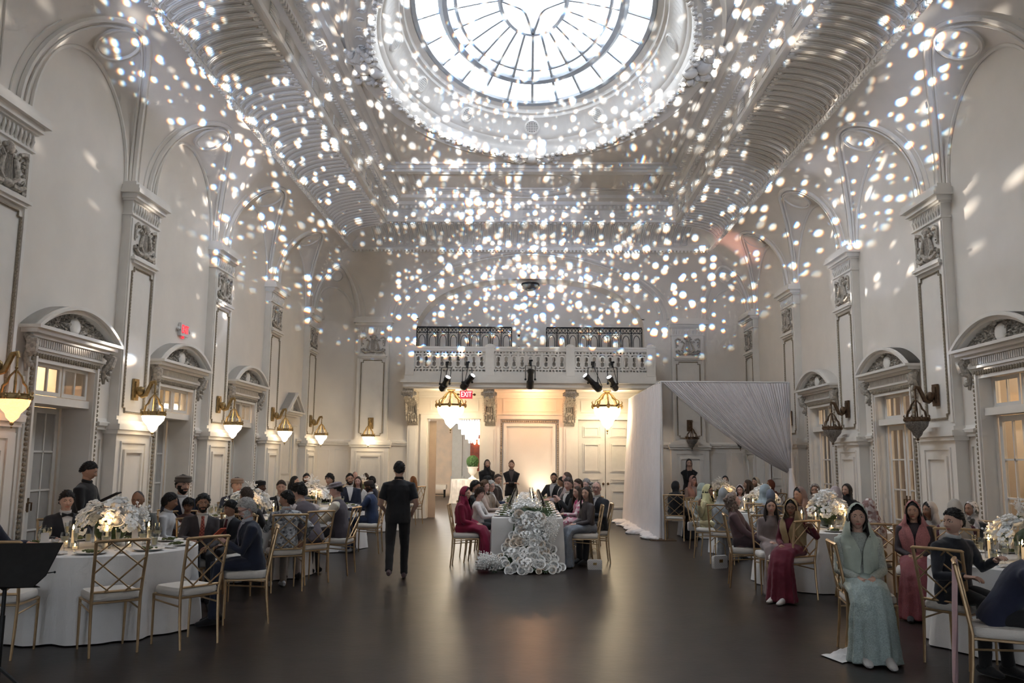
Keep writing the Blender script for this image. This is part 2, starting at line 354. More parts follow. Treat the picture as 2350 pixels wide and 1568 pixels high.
# ---- end wall: niche arch above the balcony, three bays below
b = MB(); Y = YB; XE = XW-CR
N = 240; xs = [-3.30+6.6*k/N for k in range(N+1)]
for s in (-1, 1): b.quad((s*3.30, Y, 3.6), (s*XE, Y, 3.6), (s*XE, Y, ZS), (s*3.30, Y, ZS)); b.quad((s*XE, Y, 0), (s*2.92, Y, 0), (s*2.92, Y, 3.6), (s*XE, Y, 3.6))
for k in range(N):
    x0, x1 = xs[k], xs[k+1]; z0, z1 = niche_z(x0), niche_z(x1)
    if min(z0, z1) < ZS: b.quad((x0, Y, z0), (x1, Y, z1), (x1, Y, max(ZS, z1)), (x0, Y, max(ZS, z0)))
    b.quad((x0, Y, z0), (x1, Y, z1), (x1, Y+.75, z1), (x0, Y+.75, z0))
for s in (-1, 1): b.quad((s*3.3, Y, 3.7), (s*3.3, Y+.75, 3.7), (s*3.3, Y+.75, 5.36), (s*3.3, Y, 5.36))
b.quad((-3.4, Y+.75, 3.6), (3.4, Y+.75, 3.6), (3.4, Y+.75, 7.1), (-3.4, Y+.75, 7.1))
# below the balcony
b.quad((-2.92, Y, 2.78), (-1.40, Y, 2.78), (-1.40, Y, 3.6), (-2.92, Y, 3.6)); b.quad((-1.40, Y, 0), (1.37, Y, 0), (1.37, Y, 3.6), (-1.40, Y, 3.6)); b.quad((1.37, Y, 2.80), (2.92, Y, 2.80), (2.92, Y, 3.6), (1.37, Y, 3.6))
WB = struct(build('wall_back', b, PLASTER, loc=RO))
# lunette field of the end wall is part of the side meshes; trim the strip in front of the niche by lowering it behind
b = MB(); b.span((-9, YF, 4.5), (9, YF-.1, ZC)); b.span((-9, YF, 0), (9, YF-.1, .9)); xs_ = [-9]+[v_ for x in FILLWIN for v_ in (x-.75, x+.75)]+[9]
for k in range(0, len(xs_), 2): b.span((xs_[k], YF, .9), (xs_[k+1], YF-.1, 4.5))
struct(build('wall_front', b, PLASTER, loc=RO, smooth=False))
for k, x in enumerate(FILLWIN):  # invented windows, out of view, letting in daylight to brighten the near tables
    w_ = struct(bpy.data.objects.new('window_%d' % (k+2), None)); COL.objects.link(w_); w_.location = (CX+x, YF-.05, .9)
    for i in range(4): build('mullion', MB().span((-.75+i*.5-.03, -.03, 0), (-.75+i*.5+.03, .03, 3.6)), TRIM, w_, smooth=False)
    for i in range(6): build('mullion', MB().span((-.75, -.03, i*.72-.03), (.75, .03, i*.72+.03)), TRIM, w_, smooth=False)
    for i in range(3):
        for j in range(5): build('pane', MB().quad((-.75+i*.5, 0, j*.72), (-.25+i*.5, 0, j*.72), (-.25+i*.5, 0, j*.72+.72), (-.75+i*.5, 0, j*.72+.72)), SKYG, w_, smooth=False)

# ---- cornice, fluted cove, frieze
def rect_path(ix, iy, y0=YF): return [(-ix, y0), (-ix, iy), (ix, iy), (ix, y0)]
def sweep_rect(b, prof_fn, y0=YF):
    """prof: list of (inset from wall line, z): mitred along left, end and right"""
    rs = []
    for corner in range(4):
        ring = []
        for d, z in prof_fn:
            x = XW-d; y = YB-d; ring.append(((-x, y0, z), (-x, y, z), (x, y, z), (x, y0, z))[corner])
        rs.append(ring)
    b.rings(rs, closed=False)
cv = MB(); prof = [(DV-.02, ZCO-.10), (DV+.05, ZCO-.10), (DV+.06, ZCO-.04), (DV+.02, ZCO-.03), (DV+.02, ZCO), (DV, ZCO+.01)]
sweep_rect(cv, prof)
trim1 = struct(build('trim_1', cv, TRIM, loc=RO, smooth=False))
dent = MB()
for side in (-1, 1):
    for k in range(150): dent.span((side*(XCO-.035), 8.2+k*.1, ZCO-.16), (side*(XCO-.085), 8.25+k*.1, ZCO-.10))
for k in range(100): dent.span((-5+k*.1, YB-DV-.035, ZCO-.16), (-4.95+k*.1, YB-DV-.085, ZCO-.10))
build('dentil_course', dent, TRIM, trim1, smooth=False)['kind'] = 'stuff'
W_, H_ = XCO-XCT, ZCT-ZCO
cove = [(DV+W_*(1-cos(pi/2*k/10)), ZCO+H_*sin(pi/2*k/10)) for k in range(11)]
cb = MB(); sweep_rect(cb, cove); trim2 = struct(build('trim_2', cb, PLASTER, loc=RO))
# one tongue-shaped flute, local x inward from the cornice, y along, z up
fl = MB()
def cp(t, off=0.):
    a = pi/2*t; return np.array([W_*(1-cos(a))+off*cos(a)*.9, ZCO+H_*sin(a)-off*sin(a)])
def fpath(hw, t0, t1):
    pts = []
    for k in range(7): t = t1+(t0-t1)*k/6; q = cp(t, .012); pts.append((q[0], -hw, q[1]))
    for k in range(1, 4): a = pi*k/4; t = t0-hw*sin(a)/1.25; q = cp(max(t, .0), .012); pts.append((q[0], -hw*cos(a), q[1]))
    for k in range(7): t = t0+(t1-t0)*k/6; q = cp(t, .012); pts.append((q[0], hw, q[1]))
    return pts
fl.tube(fpath(.086, .12, .96), .020, 5); fl.tube(fpath(.045, .22, .88), .012, 4); fl.ball((cp(.93, .02)[0], 0, cp(.93, .02)[1]), (.05, .05, .03), 6, 4)
flm = fl.mesh('flute')
def flute(x, y, rz): link('flute', flm, TRIM, trim2, (x, y, 0), rz)
SP = .215
for side in (-1, 1):
    for k in range(64):
        y = 8.6+k*SP
        if y < YB-DV-.62: flute(side*XCO, y, 0 if side < 0 else pi)
for k in range(-20, 21): flute(k*SP, YB-DV, -pi/2)
# frieze above the cove, then the coffer edge
fz = MB(); fr = [(XW-XCT, ZCT), (XW-XCT+.05, ZCT-.02), (XW-XCT+.07, ZCT+.04), (XW-XCT+.03, ZCT+.06), (XW-XCT+.05, ZCT+.30), (XW-XCT+.16, ZCT+.36), (XW-XCT+.24, ZCT+.40), (XW-XCT+.27, ZCT+.48), (XW-XCT+.45, ZCT+.52), (XW-XCT+.47, ZCT+.60), (XW-XCT+.58, ZC)]
sweep_rect(fz, fr); trim3 = struct(build('trim_3', fz, TRIM, loc=RO, smooth=False))
dn = MB()
for side in (-1, 1):
    for k in range(110): dn.span((side*(XCT-.17), 8.6+k*.12, ZCT+.30), (side*(XCT-.23), 8.66+k*.12, ZCT+.37))
for k in range(62): dn.span((-3.7+k*.12, 21.95-.17, ZCT+.30), (-3.64+k*.12, 21.95-.23, ZCT+.37))
build('dentil_course', dn, TRIM, trim3, smooth=False)['kind'] = 'stuff'
# reeded rolls and leaf bands on the side frieze
rd = MB(); rd.box((.048, 0, ZCT+.18), (.02, .44, .20))
for k in range(5): rd.tube([(.062, -.21, ZCT+.10+.04*k), (.068, 0, ZCT+.10+.04*k), (.062, .21, ZCT+.10+.04*k)], [.008, .019, .008], 6)
rdm = rd.mesh('reeding')
for side in (-1, 1):
    for k in range(16): link('reeding', rdm, TRIM, trim3, (side*XCT, 9.2+k*.82, 0), 0 if side < 0 else pi)
for k in range(-4, 5): link('reeding', rdm, TRIM, trim3, (k*.82, 21.95, 0), -pi/2)
lf = MB()
for k in range(5):
    a = -1.2+.6*k; lf.tube([(0, 0, 0), (.05*sin(a), .07*cos(a), -.035), (.09*sin(a), .10*cos(a), -.02)], [.018, .022, .004], 5)
lf.ball((0, 0, -.02), .03, 6, 4); lfm = lf.mesh('leaf_boss')
for side in (-1, 1):
    for k in range(75): link('leaf_boss', lfm, TRIM, trim3, (side*(XCT-.36), 9.+k*.17, ZCT+.53), (R(14)*side, 0, (0 if k % 2 else .5)))
# ---- ceiling panels: transverse beams, oval medallion
tb = MB()
for yb in (DC+5.45, DC-5.45):
    for dy, w, d in ((0, .34, .12), (0, .20, .18), (.24, .06, .05), (-.24, .06, .05)): tb.span((-3.55, yb+dy-w/2, ZC-d), (3.55, yb+dy+w/2, ZC))
for s in (-1, 1):
    for (x, w, d) in ((3.28, .10, .06), (3.12, .05, .03)): tb.span((s*x-w/2, 8.7, ZC-d), (s*x+w/2, 21.6, ZC))
for y0, y1 in ((DC+5.85, 21.25),):
    for d in (.0, .14):
        for s in (-1, 1):
            tb.span((s*(2.95-d)-.02, y0+d, ZC-.035), (s*(2.95-d)+.02, y1-d, ZC))
        for yy in (y0+d, y1-d): tb.span((-2.95+d, yy-.02, ZC-.035), (2.95-d, yy+.02, ZC))
trim4 = struct(build('trim_4', tb, TRIM, loc=RO, smooth=False))
def ering(b, prof, c=(0, DC), n=72, m=0, a0=0, b0=0):
    """prof: list of (a, b, z) ellipse half axes"""
    b.rings([[(c[0]+a*cos(2*pi*j/n), c[1]+bb*sin(2*pi*j/n), z) for j in range(n)] for a, bb, z in prof], m)
ob = MB(); ering(ob, [(1.30, 1.05, ZC+.01), (1.28, 1.03, ZC-.08), (1.20, .95, ZC-.12), (1.10, .86, ZC-.10), (1.06, .82, ZC-.05), (1.0, .76, ZC-.06), (.96, .72, ZC+.02)], (0, DC+6.55), 48)
build('oval_medallion', ob, TRIM, trim4)
# ---- dome: scroll band, leafy roll, drum, vents, skylight
db = MB(); ering(db, [(3.22, 4.70, ZC+.01), (3.20, 4.68, ZC-.10), (3.14, 4.62, ZC-.14), (3.08, 4.56, ZC-.10), (3.04, 4.52, ZC-.07), (2.84, 4.32, ZC-.07), (2.82, 4.30, ZC-.16), (2.76, 4.24, ZC-.2), (2.70, 4.18, ZC-.13), (2.68, 4.15, ZC-.05),
    (2.67, 4.12, ZC+.02), (2.62, 4.07, ZC+.05), (2.60, 4.05, ZC+.10), (2.56, 4.0, ZC+.12), (2.52, 3.95, ZC+.20), (2.46, 3.87, ZC+.32), (2.38, 3.78, ZC+.44), (2.32, 3.72, ZC+.48), (2.31, 3.71, ZC+.54), (2.25, 3.66, ZC+.56), (2.24, 3.65, ZC+.64), (2.14, 3.57, ZC+.68), (2.13, 3.56, ZC+.74)])
dome = struct(build('trim_5', db, TRIM, loc=RO))
dr = MB(); ering(dr, [(2.95, 4.42, ZC+.1), (2.75, 4.2, ZC+1.3)]); struct(build('wall_drum', dr, PLASTER, loc=RO))
sc = MB()
sp = [(.075*(1-k/17)*cos(k*.8), .075*(1-k/17)*sin(k*.8), -.004) for k in range(16)]
sc.tube(sp, [.016*(1-k/24) for k in range(16)], 5); scm = sc.mesh('scroll')
NS = 92
for k in range(NS):
    q = 2*pi*k/NS
    if DC+4.42*sin(q) > 10.5: link('scroll', scm, TRIM, dome, (2.94*cos(q), DC+4.42*sin(q), ZC-.075), atan2(4.42*sin(q)*2.94, 2.94*cos(q)*4.42)+(0 if k % 2 else pi))
lr = MB()
for k in range(130):
    q = 2*pi*k/130
    if sin(q) > -.8:
        c = Vector((2.76*cos(q), DC+4.24*sin(q), ZC-.18))
        for j in range(3): lr.ball(c+Vector((random.uniform(-.05, .05), random.uniform(-.05, .05), random.uniform(-.05, .02))), (.05, .05, .04), 6, 4)
build('leaf_roll', lr, TRIM, dome)['kind'] = 'stuff'
VENTM = mat('vent_dark', (.01, .01, .01), .9)
vb = MB()
vb.lathe([(.17, -.03), (.165, .04), (.135, .05), (.125, .02)], 24); vr = vb.mesh('vent_ring')
vg = MB()
for i in range(-3, 4): 
    hw = sqrt(max(0, .125**2-(i*.036)**2)); vg.span((i*.036-.008, -hw, .03), (i*.036+.008, hw, .042)); vg.span((-hw, i*.036-.008, .03), (hw, i*.036+.008, .042))
vgm = vg.mesh('vent_grille', False); vd = MB(); vd.lathe([(.13, .018), (.13, .022)], 20); vdm = vd.mesh('vent_backing')
for qd in (-28, 0, 26, 55, 90, 125, 154, 180, 208):
    q = R(qd); P = Vector((2.455*cos(q), DC+3.865*sin(q), ZC+.325)); nr = Vector((-cos(q)/2.45, -sin(q)/3.86, 0)).normalized(); nr.z = -.55; nr.normalize()
    rot = nr.to_track_quat('Z', 'Y').to_euler()
    e = link('dome_vent', vr, TRIM, dome, P, tuple(rot)); link('vent_grille', vgm, TRIM, e); link('vent_backing', vdm, VENTM, e)
rb = MB()      # reeds round the drum
for k in range(150):
    q = 2*pi*k/150
    if sin(q) > -.5: rb.tube([(2.53*cos(q), DC+3.96*sin(q), ZC+.2), (2.47*cos(q), DC+3.88*sin(q), ZC+.32), (2.39*cos(q), DC+3.79*sin(q), ZC+.44)], .012, 4)
build('drum_reeds', rb, TRIM, dome)['kind'] = 'stuff'
# cartouches on the four axes
ca = MB(); rr = random.Random(3)
ca.ball((0, 0, -.12), (.20, .16, .14), 12, 8)
for s in (-1, 1):
    ca.tube([(s*.15, 0, -.05), (s*.36, .05, -.16), (s*.52, -.04, -.10), (s*.60, -.10, -.18), (s*.50, -.14, -.2)], [.09, .08, .06, .05, .03], 7)
    ca.tube([(s*.1, .1, -.1), (s*.28, .22, -.14), (s*.42, .18, -.1)], [.07, .06, .03], 6); ca.tube([(s*.1, -.12, -.1), (s*.22, -.3, -.2), (s*.08, -.36, -.24)], [.07, .06, .02], 6)
    for k in range(14): ca.ball((s*rr.uniform(.15, .6), rr.uniform(-.2, .2), rr.uniform(-.2, -.06)), rr.uniform(.04, .08), 7, 5)
ca.ball((0, -.25, -.24), (.12, .14, .10), 8, 6); cam_ = ca.mesh('cartouche')
for (x, y, rz) in ((0, DC+4.50, 0), (-3.0, DC, pi/2), (3.0, DC, -pi/2), (0, DC-4.5, pi)): link('cartouche', cam_, TRIM, dome, (x, y, ZC-.02), rz)
# skylight: frame and panes
# skylight metrics
ZG = ZC+.74
def gl(r, q):      # r 0..1 -> ellipse rings interpolated between measured half axes
    rr_ = [(0, 0, 0), (.30, .60, 1.24), (.66, 1.38, 2.45), (.76, 1.60, 2.80), (1, 2.12, 3.56)]
    for (r0, a0, b0), (r1, a1, b1) in zip(rr_, rr_[1:]):
        if r <= r1+1e-9: t = (r-r0)/(r1-r0); a = a0+(a1-a0)*t; bb = b0+(b1-b0)*t; break
    return Vector((a*cos(q), DC+bb*sin(q), ZG+.42*(1-r*r)))
sky = struct(bpy.data.objects.new('window_1', None)); COL.objects.link(sky); sky.location = RO
for r, w in ((.30, .045), (.66, .034), (.76, .09), (.995, .065)):
    t = MB(); t.tube([gl(r, 2*pi*k/72) for k in range(72)], w, 6, loop=True); build('skylight_ring', t, MULL, sky)
for k in range(24):
    q = 2*pi*(k+.0)/24; t = MB(); t.tube([gl(r, q) for r in (.30, .45, .66, .76, 1)], .034, 5); build('glazing_bar', t, MULL, sky)
for k in range(4):      # concave star in the middle
    q0, q1 = pi/2*k, pi/2*(k+1); p0, p1 = gl(.30, q0), gl(.30, q1); pts = []
    for j in range(11):
        u = j/10; c_ = gl(.30*1.0, (q0+q1)/2); m_ = p0.lerp(p1, u); w_ = 4*u*(1-u); ctr = Vector((0, DC, m_.z)); pts.append(m_.lerp(ctr, .42*w_))
    t = MB(); t.tube(pts, .036, 5); build('glazing_bar', t, MULL, sky)
for (r0, r1) in ((.30, .66), (.66, .76), (.76, 1)):
    for k in range(24):
        q0, q1 = 2*pi*k/24, 2*pi*(k+1)/24; t = MB(); t.rings([[gl(r, q0+(q1-q0)*j/3) for j in range(4)] for r in (r0, (r0+r1)/2, r1)], closed=False); build('pane', t, SKYG, sky)
t = MB(); t.rings([[gl(r, 2*pi*k/32) for k in range(32)] for r in (.30, .15, .01)], cap1=True); build('pane', t, SKYG, sky)

# ------------------------------------------------------------------ pilasters (local: x inward, y along the wall, z up)
def frame(b, y0, y1, z0, z1, x, w=.035, d=.025, m=0):
    for a in ((y0, y0+w, z0, z1), (y1-w, y1, z0, z1), (y0+w, y1-w, z0, z0+w), (y0+w, y1-w, z1-w, z1)): b.span((x, a[0], a[2]), (x+d, a[1], a[3]), m)
def lathe_y(b, pts, n=8, m=0): pass
pe = MB(); pe.span((0, -.55, 0), (.20, .55, .28)); pe.span((0, -.53, .28), (.18, .53, 1.98)); pe.span((0, -.58, 1.98), (.22, .58, 2.04)); pe.span((0, -.60, 2.04), (.25, .60, 2.12)); pe.span((0, -.55, 2.12), (.20, .55, 2.18))
frame(pe, -.40, .40, .38, 1.88, .18, .03, .02); frame(pe, -.30, .30, .5, 1.76, .18, .05, .03)
sh = MB(); sh.span((0, -.46, 2.18), (.13, .46, 5.22)); sh.span((.13, -.44, 2.24), (.15, -.38, 5.18)); sh.span((.13, .38, 2.24), (.15, .44, 5.18)); sh.span((.13, -.42, 4.56), (.21, .42, 4.60)); sh.span((.13, -.39, 4.52), (.18, .39, 4.56)); sh.span((.13, -.36, 4.60), (.17, .36, 4.64))
be = MB(); zz = (2.30, 4.46); yy = .33
be.tube([(.14, -yy, zz[0]+.07), (.14, -yy, zz[1]-.07), (.14, -yy+.06, zz[1]-.06), (.14, -yy+.06, zz[1]), (.14, yy-.06, zz[1]), (.14, yy-.06, zz[1]-.06), (.14, yy, zz[1]-.07), (.14, yy, zz[0]+.07), (.14, yy-.06, zz[0]+.06), (.14, yy-.06, zz[0]), (.14, -yy+.06, zz[0]), (.14, -yy+.06, zz[0]+.06)], .017, 5, loop=True)
for s in (-1, 1):
    for k in range(42): be.ball((.145, s*yy, zz[0]+.1+k*.0485), (.018, .016, .02), 5, 3)
ly = MB(); g = random.Random(5)
for s in (-1, 1):
    ly.tube([(.15, s*.06, 4.72), (.16, s*.17, 4.80), (.16, s*.13, 4.92), (.16, s*.10, 5.0), (.16, s*.17, 5.06), (.16, s*.20, 5.02)], [.03, .035, .028, .024, .024, .015], 6)
    ly.tube([(.15, s*.20, 5.10), (.16, s*.29, 5.13), (.15, s*.34, 5.09), (.15, s*.33, 4.95), (.15, s*.335, 4.86)], [.025, .03, .026, .02, .01], 6)
    ly.tube([(.15, s*.10, 4.70), (.17, s*.22, 4.69), (.16, s*.31, 4.74), (.16, s*.28, 4.80), (.16, s*.24, 4.76)], [.04, .035, .03, .022, .014], 6)
    for k in range(9): ly.ball((.15, s*g.uniform(.08, .34), g.uniform(4.66, 4.80)), g.uniform(.018, .036), 6, 4)
    for k in range(5): ly.ball((.15, s*(.30+g.uniform(-.03, .04)), 4.88+.05*k), g.uniform(.014, .024), 6, 4)
for k in range(-2, 3): ly.tube([(.155, k*.028, 4.74), (.155, k*.028, 5.04)], .008, 4)
ly.ball((.15, 0, 5.12), (.05, .075, .08), 8, 6); ly.ball((.16, 0, 4.71), (.05, .10, .05), 8, 5)
for k in range(8): ly.ball((.15, g.uniform(-.12, .12), g.uniform(5.03, 5.18)), g.uniform(.02, .035), 6, 4)
cp_ = MB(); cp_.span((0, -.48, 5.22), (.16, .48, 5.25)); cp_.span((0, -.46, 5.25), (.14, .46, 5.44))
for a, x, z0, z1 in ((.49, .18, 5.44, 5.47), (.52, .22, 5.47, 5.54), (.57, .28, 5.54, 5.60), (.55, .26, 5.60, 5.66), (.52, .20, 5.66, 5.72)): cp_.span((0, -a, z0), (x, a, z1))
for k in range(11):
    y = -.40+.08*k; cp_.tube([(.145, y, 5.26), (.165, y, 5.34), (.15, y+.02, 5.42)], [.012, .022, .008], 5)
PM = [(pe.mesh('pedestal', False), 'pedestal', TRIM), (sh.mesh('shaft', False), 'shaft', TRIM), (be.mesh('panel_beading'), 'panel_beading', BEAD), (ly.mesh('lyre_relief'), 'lyre_relief', ORN), (cp_.mesh('capital', True, 30), 'capital', TRIM)]
def pilaster(parent, x, y, rz):
    e = link('pilaster', PM[1][0], TRIM, parent, (x, y, 0), rz)
    for me, nm, mt in PM: 
        if nm != 'shaft': link(nm, me, mt, e)
for side in (-1, 1):
    for y in PIL: pilaster(WALLS[side], side*XW, y, 0 if side < 0 else pi)
    pilaster(WB, side*4.52, YB, -pi/2)
# ---- chair rail and wainscot panels
RAIL = [(0, 0), (.05, 0), (.055, .05), (.08, .055), (.085, .10), (.04, .12), (.03, .16), (0, .16)]
def rail(parent, pts, nrm, name='chair_rail'):
    b = MB(); path = [((p[0], p[1], 2.03), n_, (0, 0, 1)) for p, n_ in zip(pts, nrm)]; b.sweep(path, RAIL)
    build(name, b, TRIM, parent, smooth=False)
    bs = MB(); bs.sweep([((p[0], p[1], 0), n_, (0, 0, 1)) for p, n_ in zip(pts, nrm)], [(0, 0), (.04, 0), (.04, .2), (.02, .24), (0, .24)]); build('skirting', bs, TRIM, parent, smooth=False)
wp = MB(); frame(wp, -.5, .5, 0, 1.0, 0, .03, .022); frame(wp, -.42, .42, .06, .94, 0, .02, .014)
for side in (-1, 1):
    segs = []
    for c, k in DOORS[side]:
        i = BAY.index(c); cw = .86 if k == 'arch' else .66; segs += [(PIL[i]+.55, c-cw), (c+cw, PIL[i+1]-.55)]
    for y0, y1 in [(YF, PIL[0]-.55), (PIL[0]+.55, PIL[1]-.55)]+segs:
        rail(WALLS[side], [(side*XW, y0), (side*XW, y1)], [(-side, 0, 0)]*2)
        if y1-y0 > .25:
            q = MB(); frame(q, y0+.08, y1-.08, .36, 1.92, 0, .03, .022); b2 = MB(); b2.face_add([(side*(XW-p[0]), p[1], p[2]) for p in q.v], q.f); build('wainscot_panel', b2, TRIM, WALLS[side], smooth=False)
    ss = [YB-CR+(CR*pi/2)*k/8 for k in range(9)]+[YB-CR+CR*pi/2+XW-CR-4.52-.55]
    ss[0] = PIL[5]+.5
    pn = [wpath(side, s) for s in ss]; rail(WALLS[side], [p for p, _ in pn], [n_ for _, n_ in pn])
    for k in range(3):
        p, nn = wpath(side, YB-CR+CR*pi/2*(k+.5)/3); q = MB(); frame(q, -.19, .19, .36, 1.92, 0, .025, .02); build('wainscot_panel', q, TRIM, WALLS[side], loc=(p[0], p[1], 0), rot=atan2(nn[1], nn[0]), smooth=False)
    rail(WB, [(side*3.97, YB), (side*3.42, YB)], [(0, -1, 0)]*2)
# ------------------------------------------------------------------ doors in the side walls (same local frame, origin on the wall plane)
LEAFM = mat('door_paint', (.74, .71, .66), .5, var=.05)
cs = MB()      # casing
for s in (-1, 1):
    cs.span((0, s*.70, 0), (.05, s*.86, 2.94)); cs.span((.05, s*.72, 0), (.08, s*.76, 2.86))
    cs.span((0, s*.86, 0), (.03, s*.92, 2.6))
cs.span((0, -.70, 2.80), (.05, .70, 2.94)); cs.span((0, -.90, 2.94), (.09, .90, 2.97)); cs.span((0, -.86, 2.97), (.06, .86, 3.10))
for k in range(34): cs.span((.06, -.80+.0485*k-.012, 2.985), (.08, -.80+.0485*k+.012, 3.075))
lb = MB()      # leaf beading of the casing
for s in (-1, 1):
    for k in range(46): lb.ball((.06, s*.80, .1+k*.0605), (.025, .032, .026), 6, 4)
for k in range(27): lb.ball((.06, -.78+k*.06, 2.875), (.025, .026, .034), 6, 4)
co = MB()      # corner consoles
for s in (-1, 1):
    co.tube([(.05, s*.93, 3.08), (.14, s*.97, 3.02), (.12, s*.95, 2.92), (.05, s*.91, 2.84), (.06, s*.93, 2.66)], [.05, .075, .07, .045, .02], 7)
    for k in range(8): co.ball((.08+g.uniform(0, .06), s*(.93+g.uniform(-.06, .06)), g.uniform(2.72, 3.05)), g.uniform(.02, .04), 6, 4)
def arcpts(hw, rise, n=24): 
    Rr = (hw*hw+rise*rise)/(2*rise); a0 = math.asin(hw/Rr); return [(Rr*sin(-a0+2*a0*k/n), Rr*cos(-a0+2*a0*k/n)-(Rr-rise)) for k in range(n+1)]
def pediment(kind):
    p = MB(); z0 = 3.12; hw = 1.04 if kind == 'arch' else .72; zb = z0 if kind == 'arch' else 2.72
    for a, x, h0, h1 in ((hw-.10, .12, -.04, 0), (hw-.04, .20, 0, .05), (hw, .26, .05, .09)): p.span((0, -a, zb+h0), (x, a, zb+h1))
    zt = zb+.09
    if kind == 'arch': o = arcpts(hw, .37); i = arcpts(hw-.14, .275)
    else: o = [(-hw, 0), (0, .48), (hw, 0)]; i = [(-hw+.17, 0), (0, .36), (hw-.17, 0)]
    for (w0, w1, x) in ((0, 1, .20), (0, .5, .26)):
        ii = [(a[0]+(b_[0]-a[0])*w1, a[1]+(b_[1]-a[1])*w1) for a, b_ in zip(o, i)]
        p.rings([[(0, y, zt+z) for y, z in o], [(x, y, zt+z) for y, z in o], [(x, y, zt+max(z, .0)) for y, z in ii], [(0.02, y, zt+z) for y, z in ii]], closed=False)
    p.face_add([(.05, y, zt+z) for y, z in o], [tuple(range(len(o)))])
    t = MB(); gg = random.Random(9); sc_ = 1 if kind == 'arch' else .55
    t.ball((.10, 0, zt+.125), (.035, .13*sc_**.5, .115), 12, 7, m=1)
    for k in range(300 if kind == 'arch' else 60):
        y = gg.uniform(-hw*.78, hw*.78); mx_ = (.285*(1-(y/(hw-.12))**2)) if kind == 'arch' else .34*(1-abs(y)/(hw-.15))
        if mx_ < .03 or (abs(y) < .12*sc_**.5): continue
        z = gg.uniform(.02, mx_); t.tube([(.05, y, zt+z), (.10, y+gg.uniform(-.03, .03), zt+z+gg.uniform(-.02, .03)), (.07, y+gg.uniform(-.06, .06), zt+z+gg.uniform(-.02, .04))], [.012, .022, .006], 5)
    for k in range(10): t.ball((.14, gg.uniform(-.07, .07), zt+.27*(1 if kind == 'arch' else 1.2)+gg.uniform(-.03, .06)), gg.uniform(.02, .035), 6, 4)
    return p.mesh('pediment', True, 35), t.mesh('tympanum_relief')
RD = .42       # reveal depth behind the wall plane
def reveal(RD):
    rv = MB()
    for s in (-1, 1): rv.quad((0, s*OW, 0), (-RD, s*OW, 0), (-RD, s*OW, OH), (0, s*OW, OH))
    rv.quad((0, -OW, OH), (0, OW, OH), (-RD, OW, OH), (-RD, -OW, OH)); rv.span((-RD, -OW, 2.30), (-.0, OW, 2.40))
    for s in (-1, 1): rv.span((-RD, s*OW, 0), (-RD+.08, s*(OW-.06), OH))
    return rv.mesh('reveal', False)
def sash(hw, h, ncol, nrow, rail_=.055, kick=0., t=.04):
    """door leaf or window sash: frame and glazing bars, plus panes; local y 0..hw, z 0..h"""
    f = MB(); w = rail_; f.span((0, 0, 0), (t, w, h)); f.span((0, hw-w, 0), (t, hw, h)); f.span((0, w, h-w), (t, hw-w, h)); f.span((0, w, 0), (t, hw-w, w+kick))
    z0, z1, y0, y1 = w+kick, h-w, w, hw-w; ps = []
    for k in range(1, ncol): y = y0+(y1-y0)*k/ncol; f.span((.005, y-.012, z0), (t-.005, y+.012, z1))
    for k in range(1, nrow): z = z0+(z1-z0)*k/nrow; f.span((.005, y0, z-.012), (t-.005, y1, z+.012))
    for i in range(ncol):
        for j in range(nrow): ps.append((y0+(y1-y0)*(i+.5)/ncol, z0+(z1-z0)*(j+.5)/nrow))
    p = MB(); p.span((t/2-.003, -(y1-y0)/ncol/2, -(z1-z0)/nrow/2), (t/2+.003, (y1-y0)/ncol/2, (z1-z0)/nrow/2))
    return f.mesh('sash', False), p.mesh('pane', False), ps
LEAF = sash(.60, 2.28, 2, 4, .075, .12); TRS = sash(.62, .40, 2, 1, .05)
hd = MB(); hd.tube([(.05, 0, 0), (.09, 0, 0), (.09, 0, -.10)], .011, 6); hd.span((.04, -.015, -.12), (.05, .015, .06)); HDM = hd.mesh('handle')
csm, lbm, com, rvm = cs.mesh('casing', False), lb.mesh('casing_beading'), co.mesh('console'), {-1: reveal(.42), 1: reveal(.20)}; PED = {k: pediment(k) for k in ('arch', 'gable')}
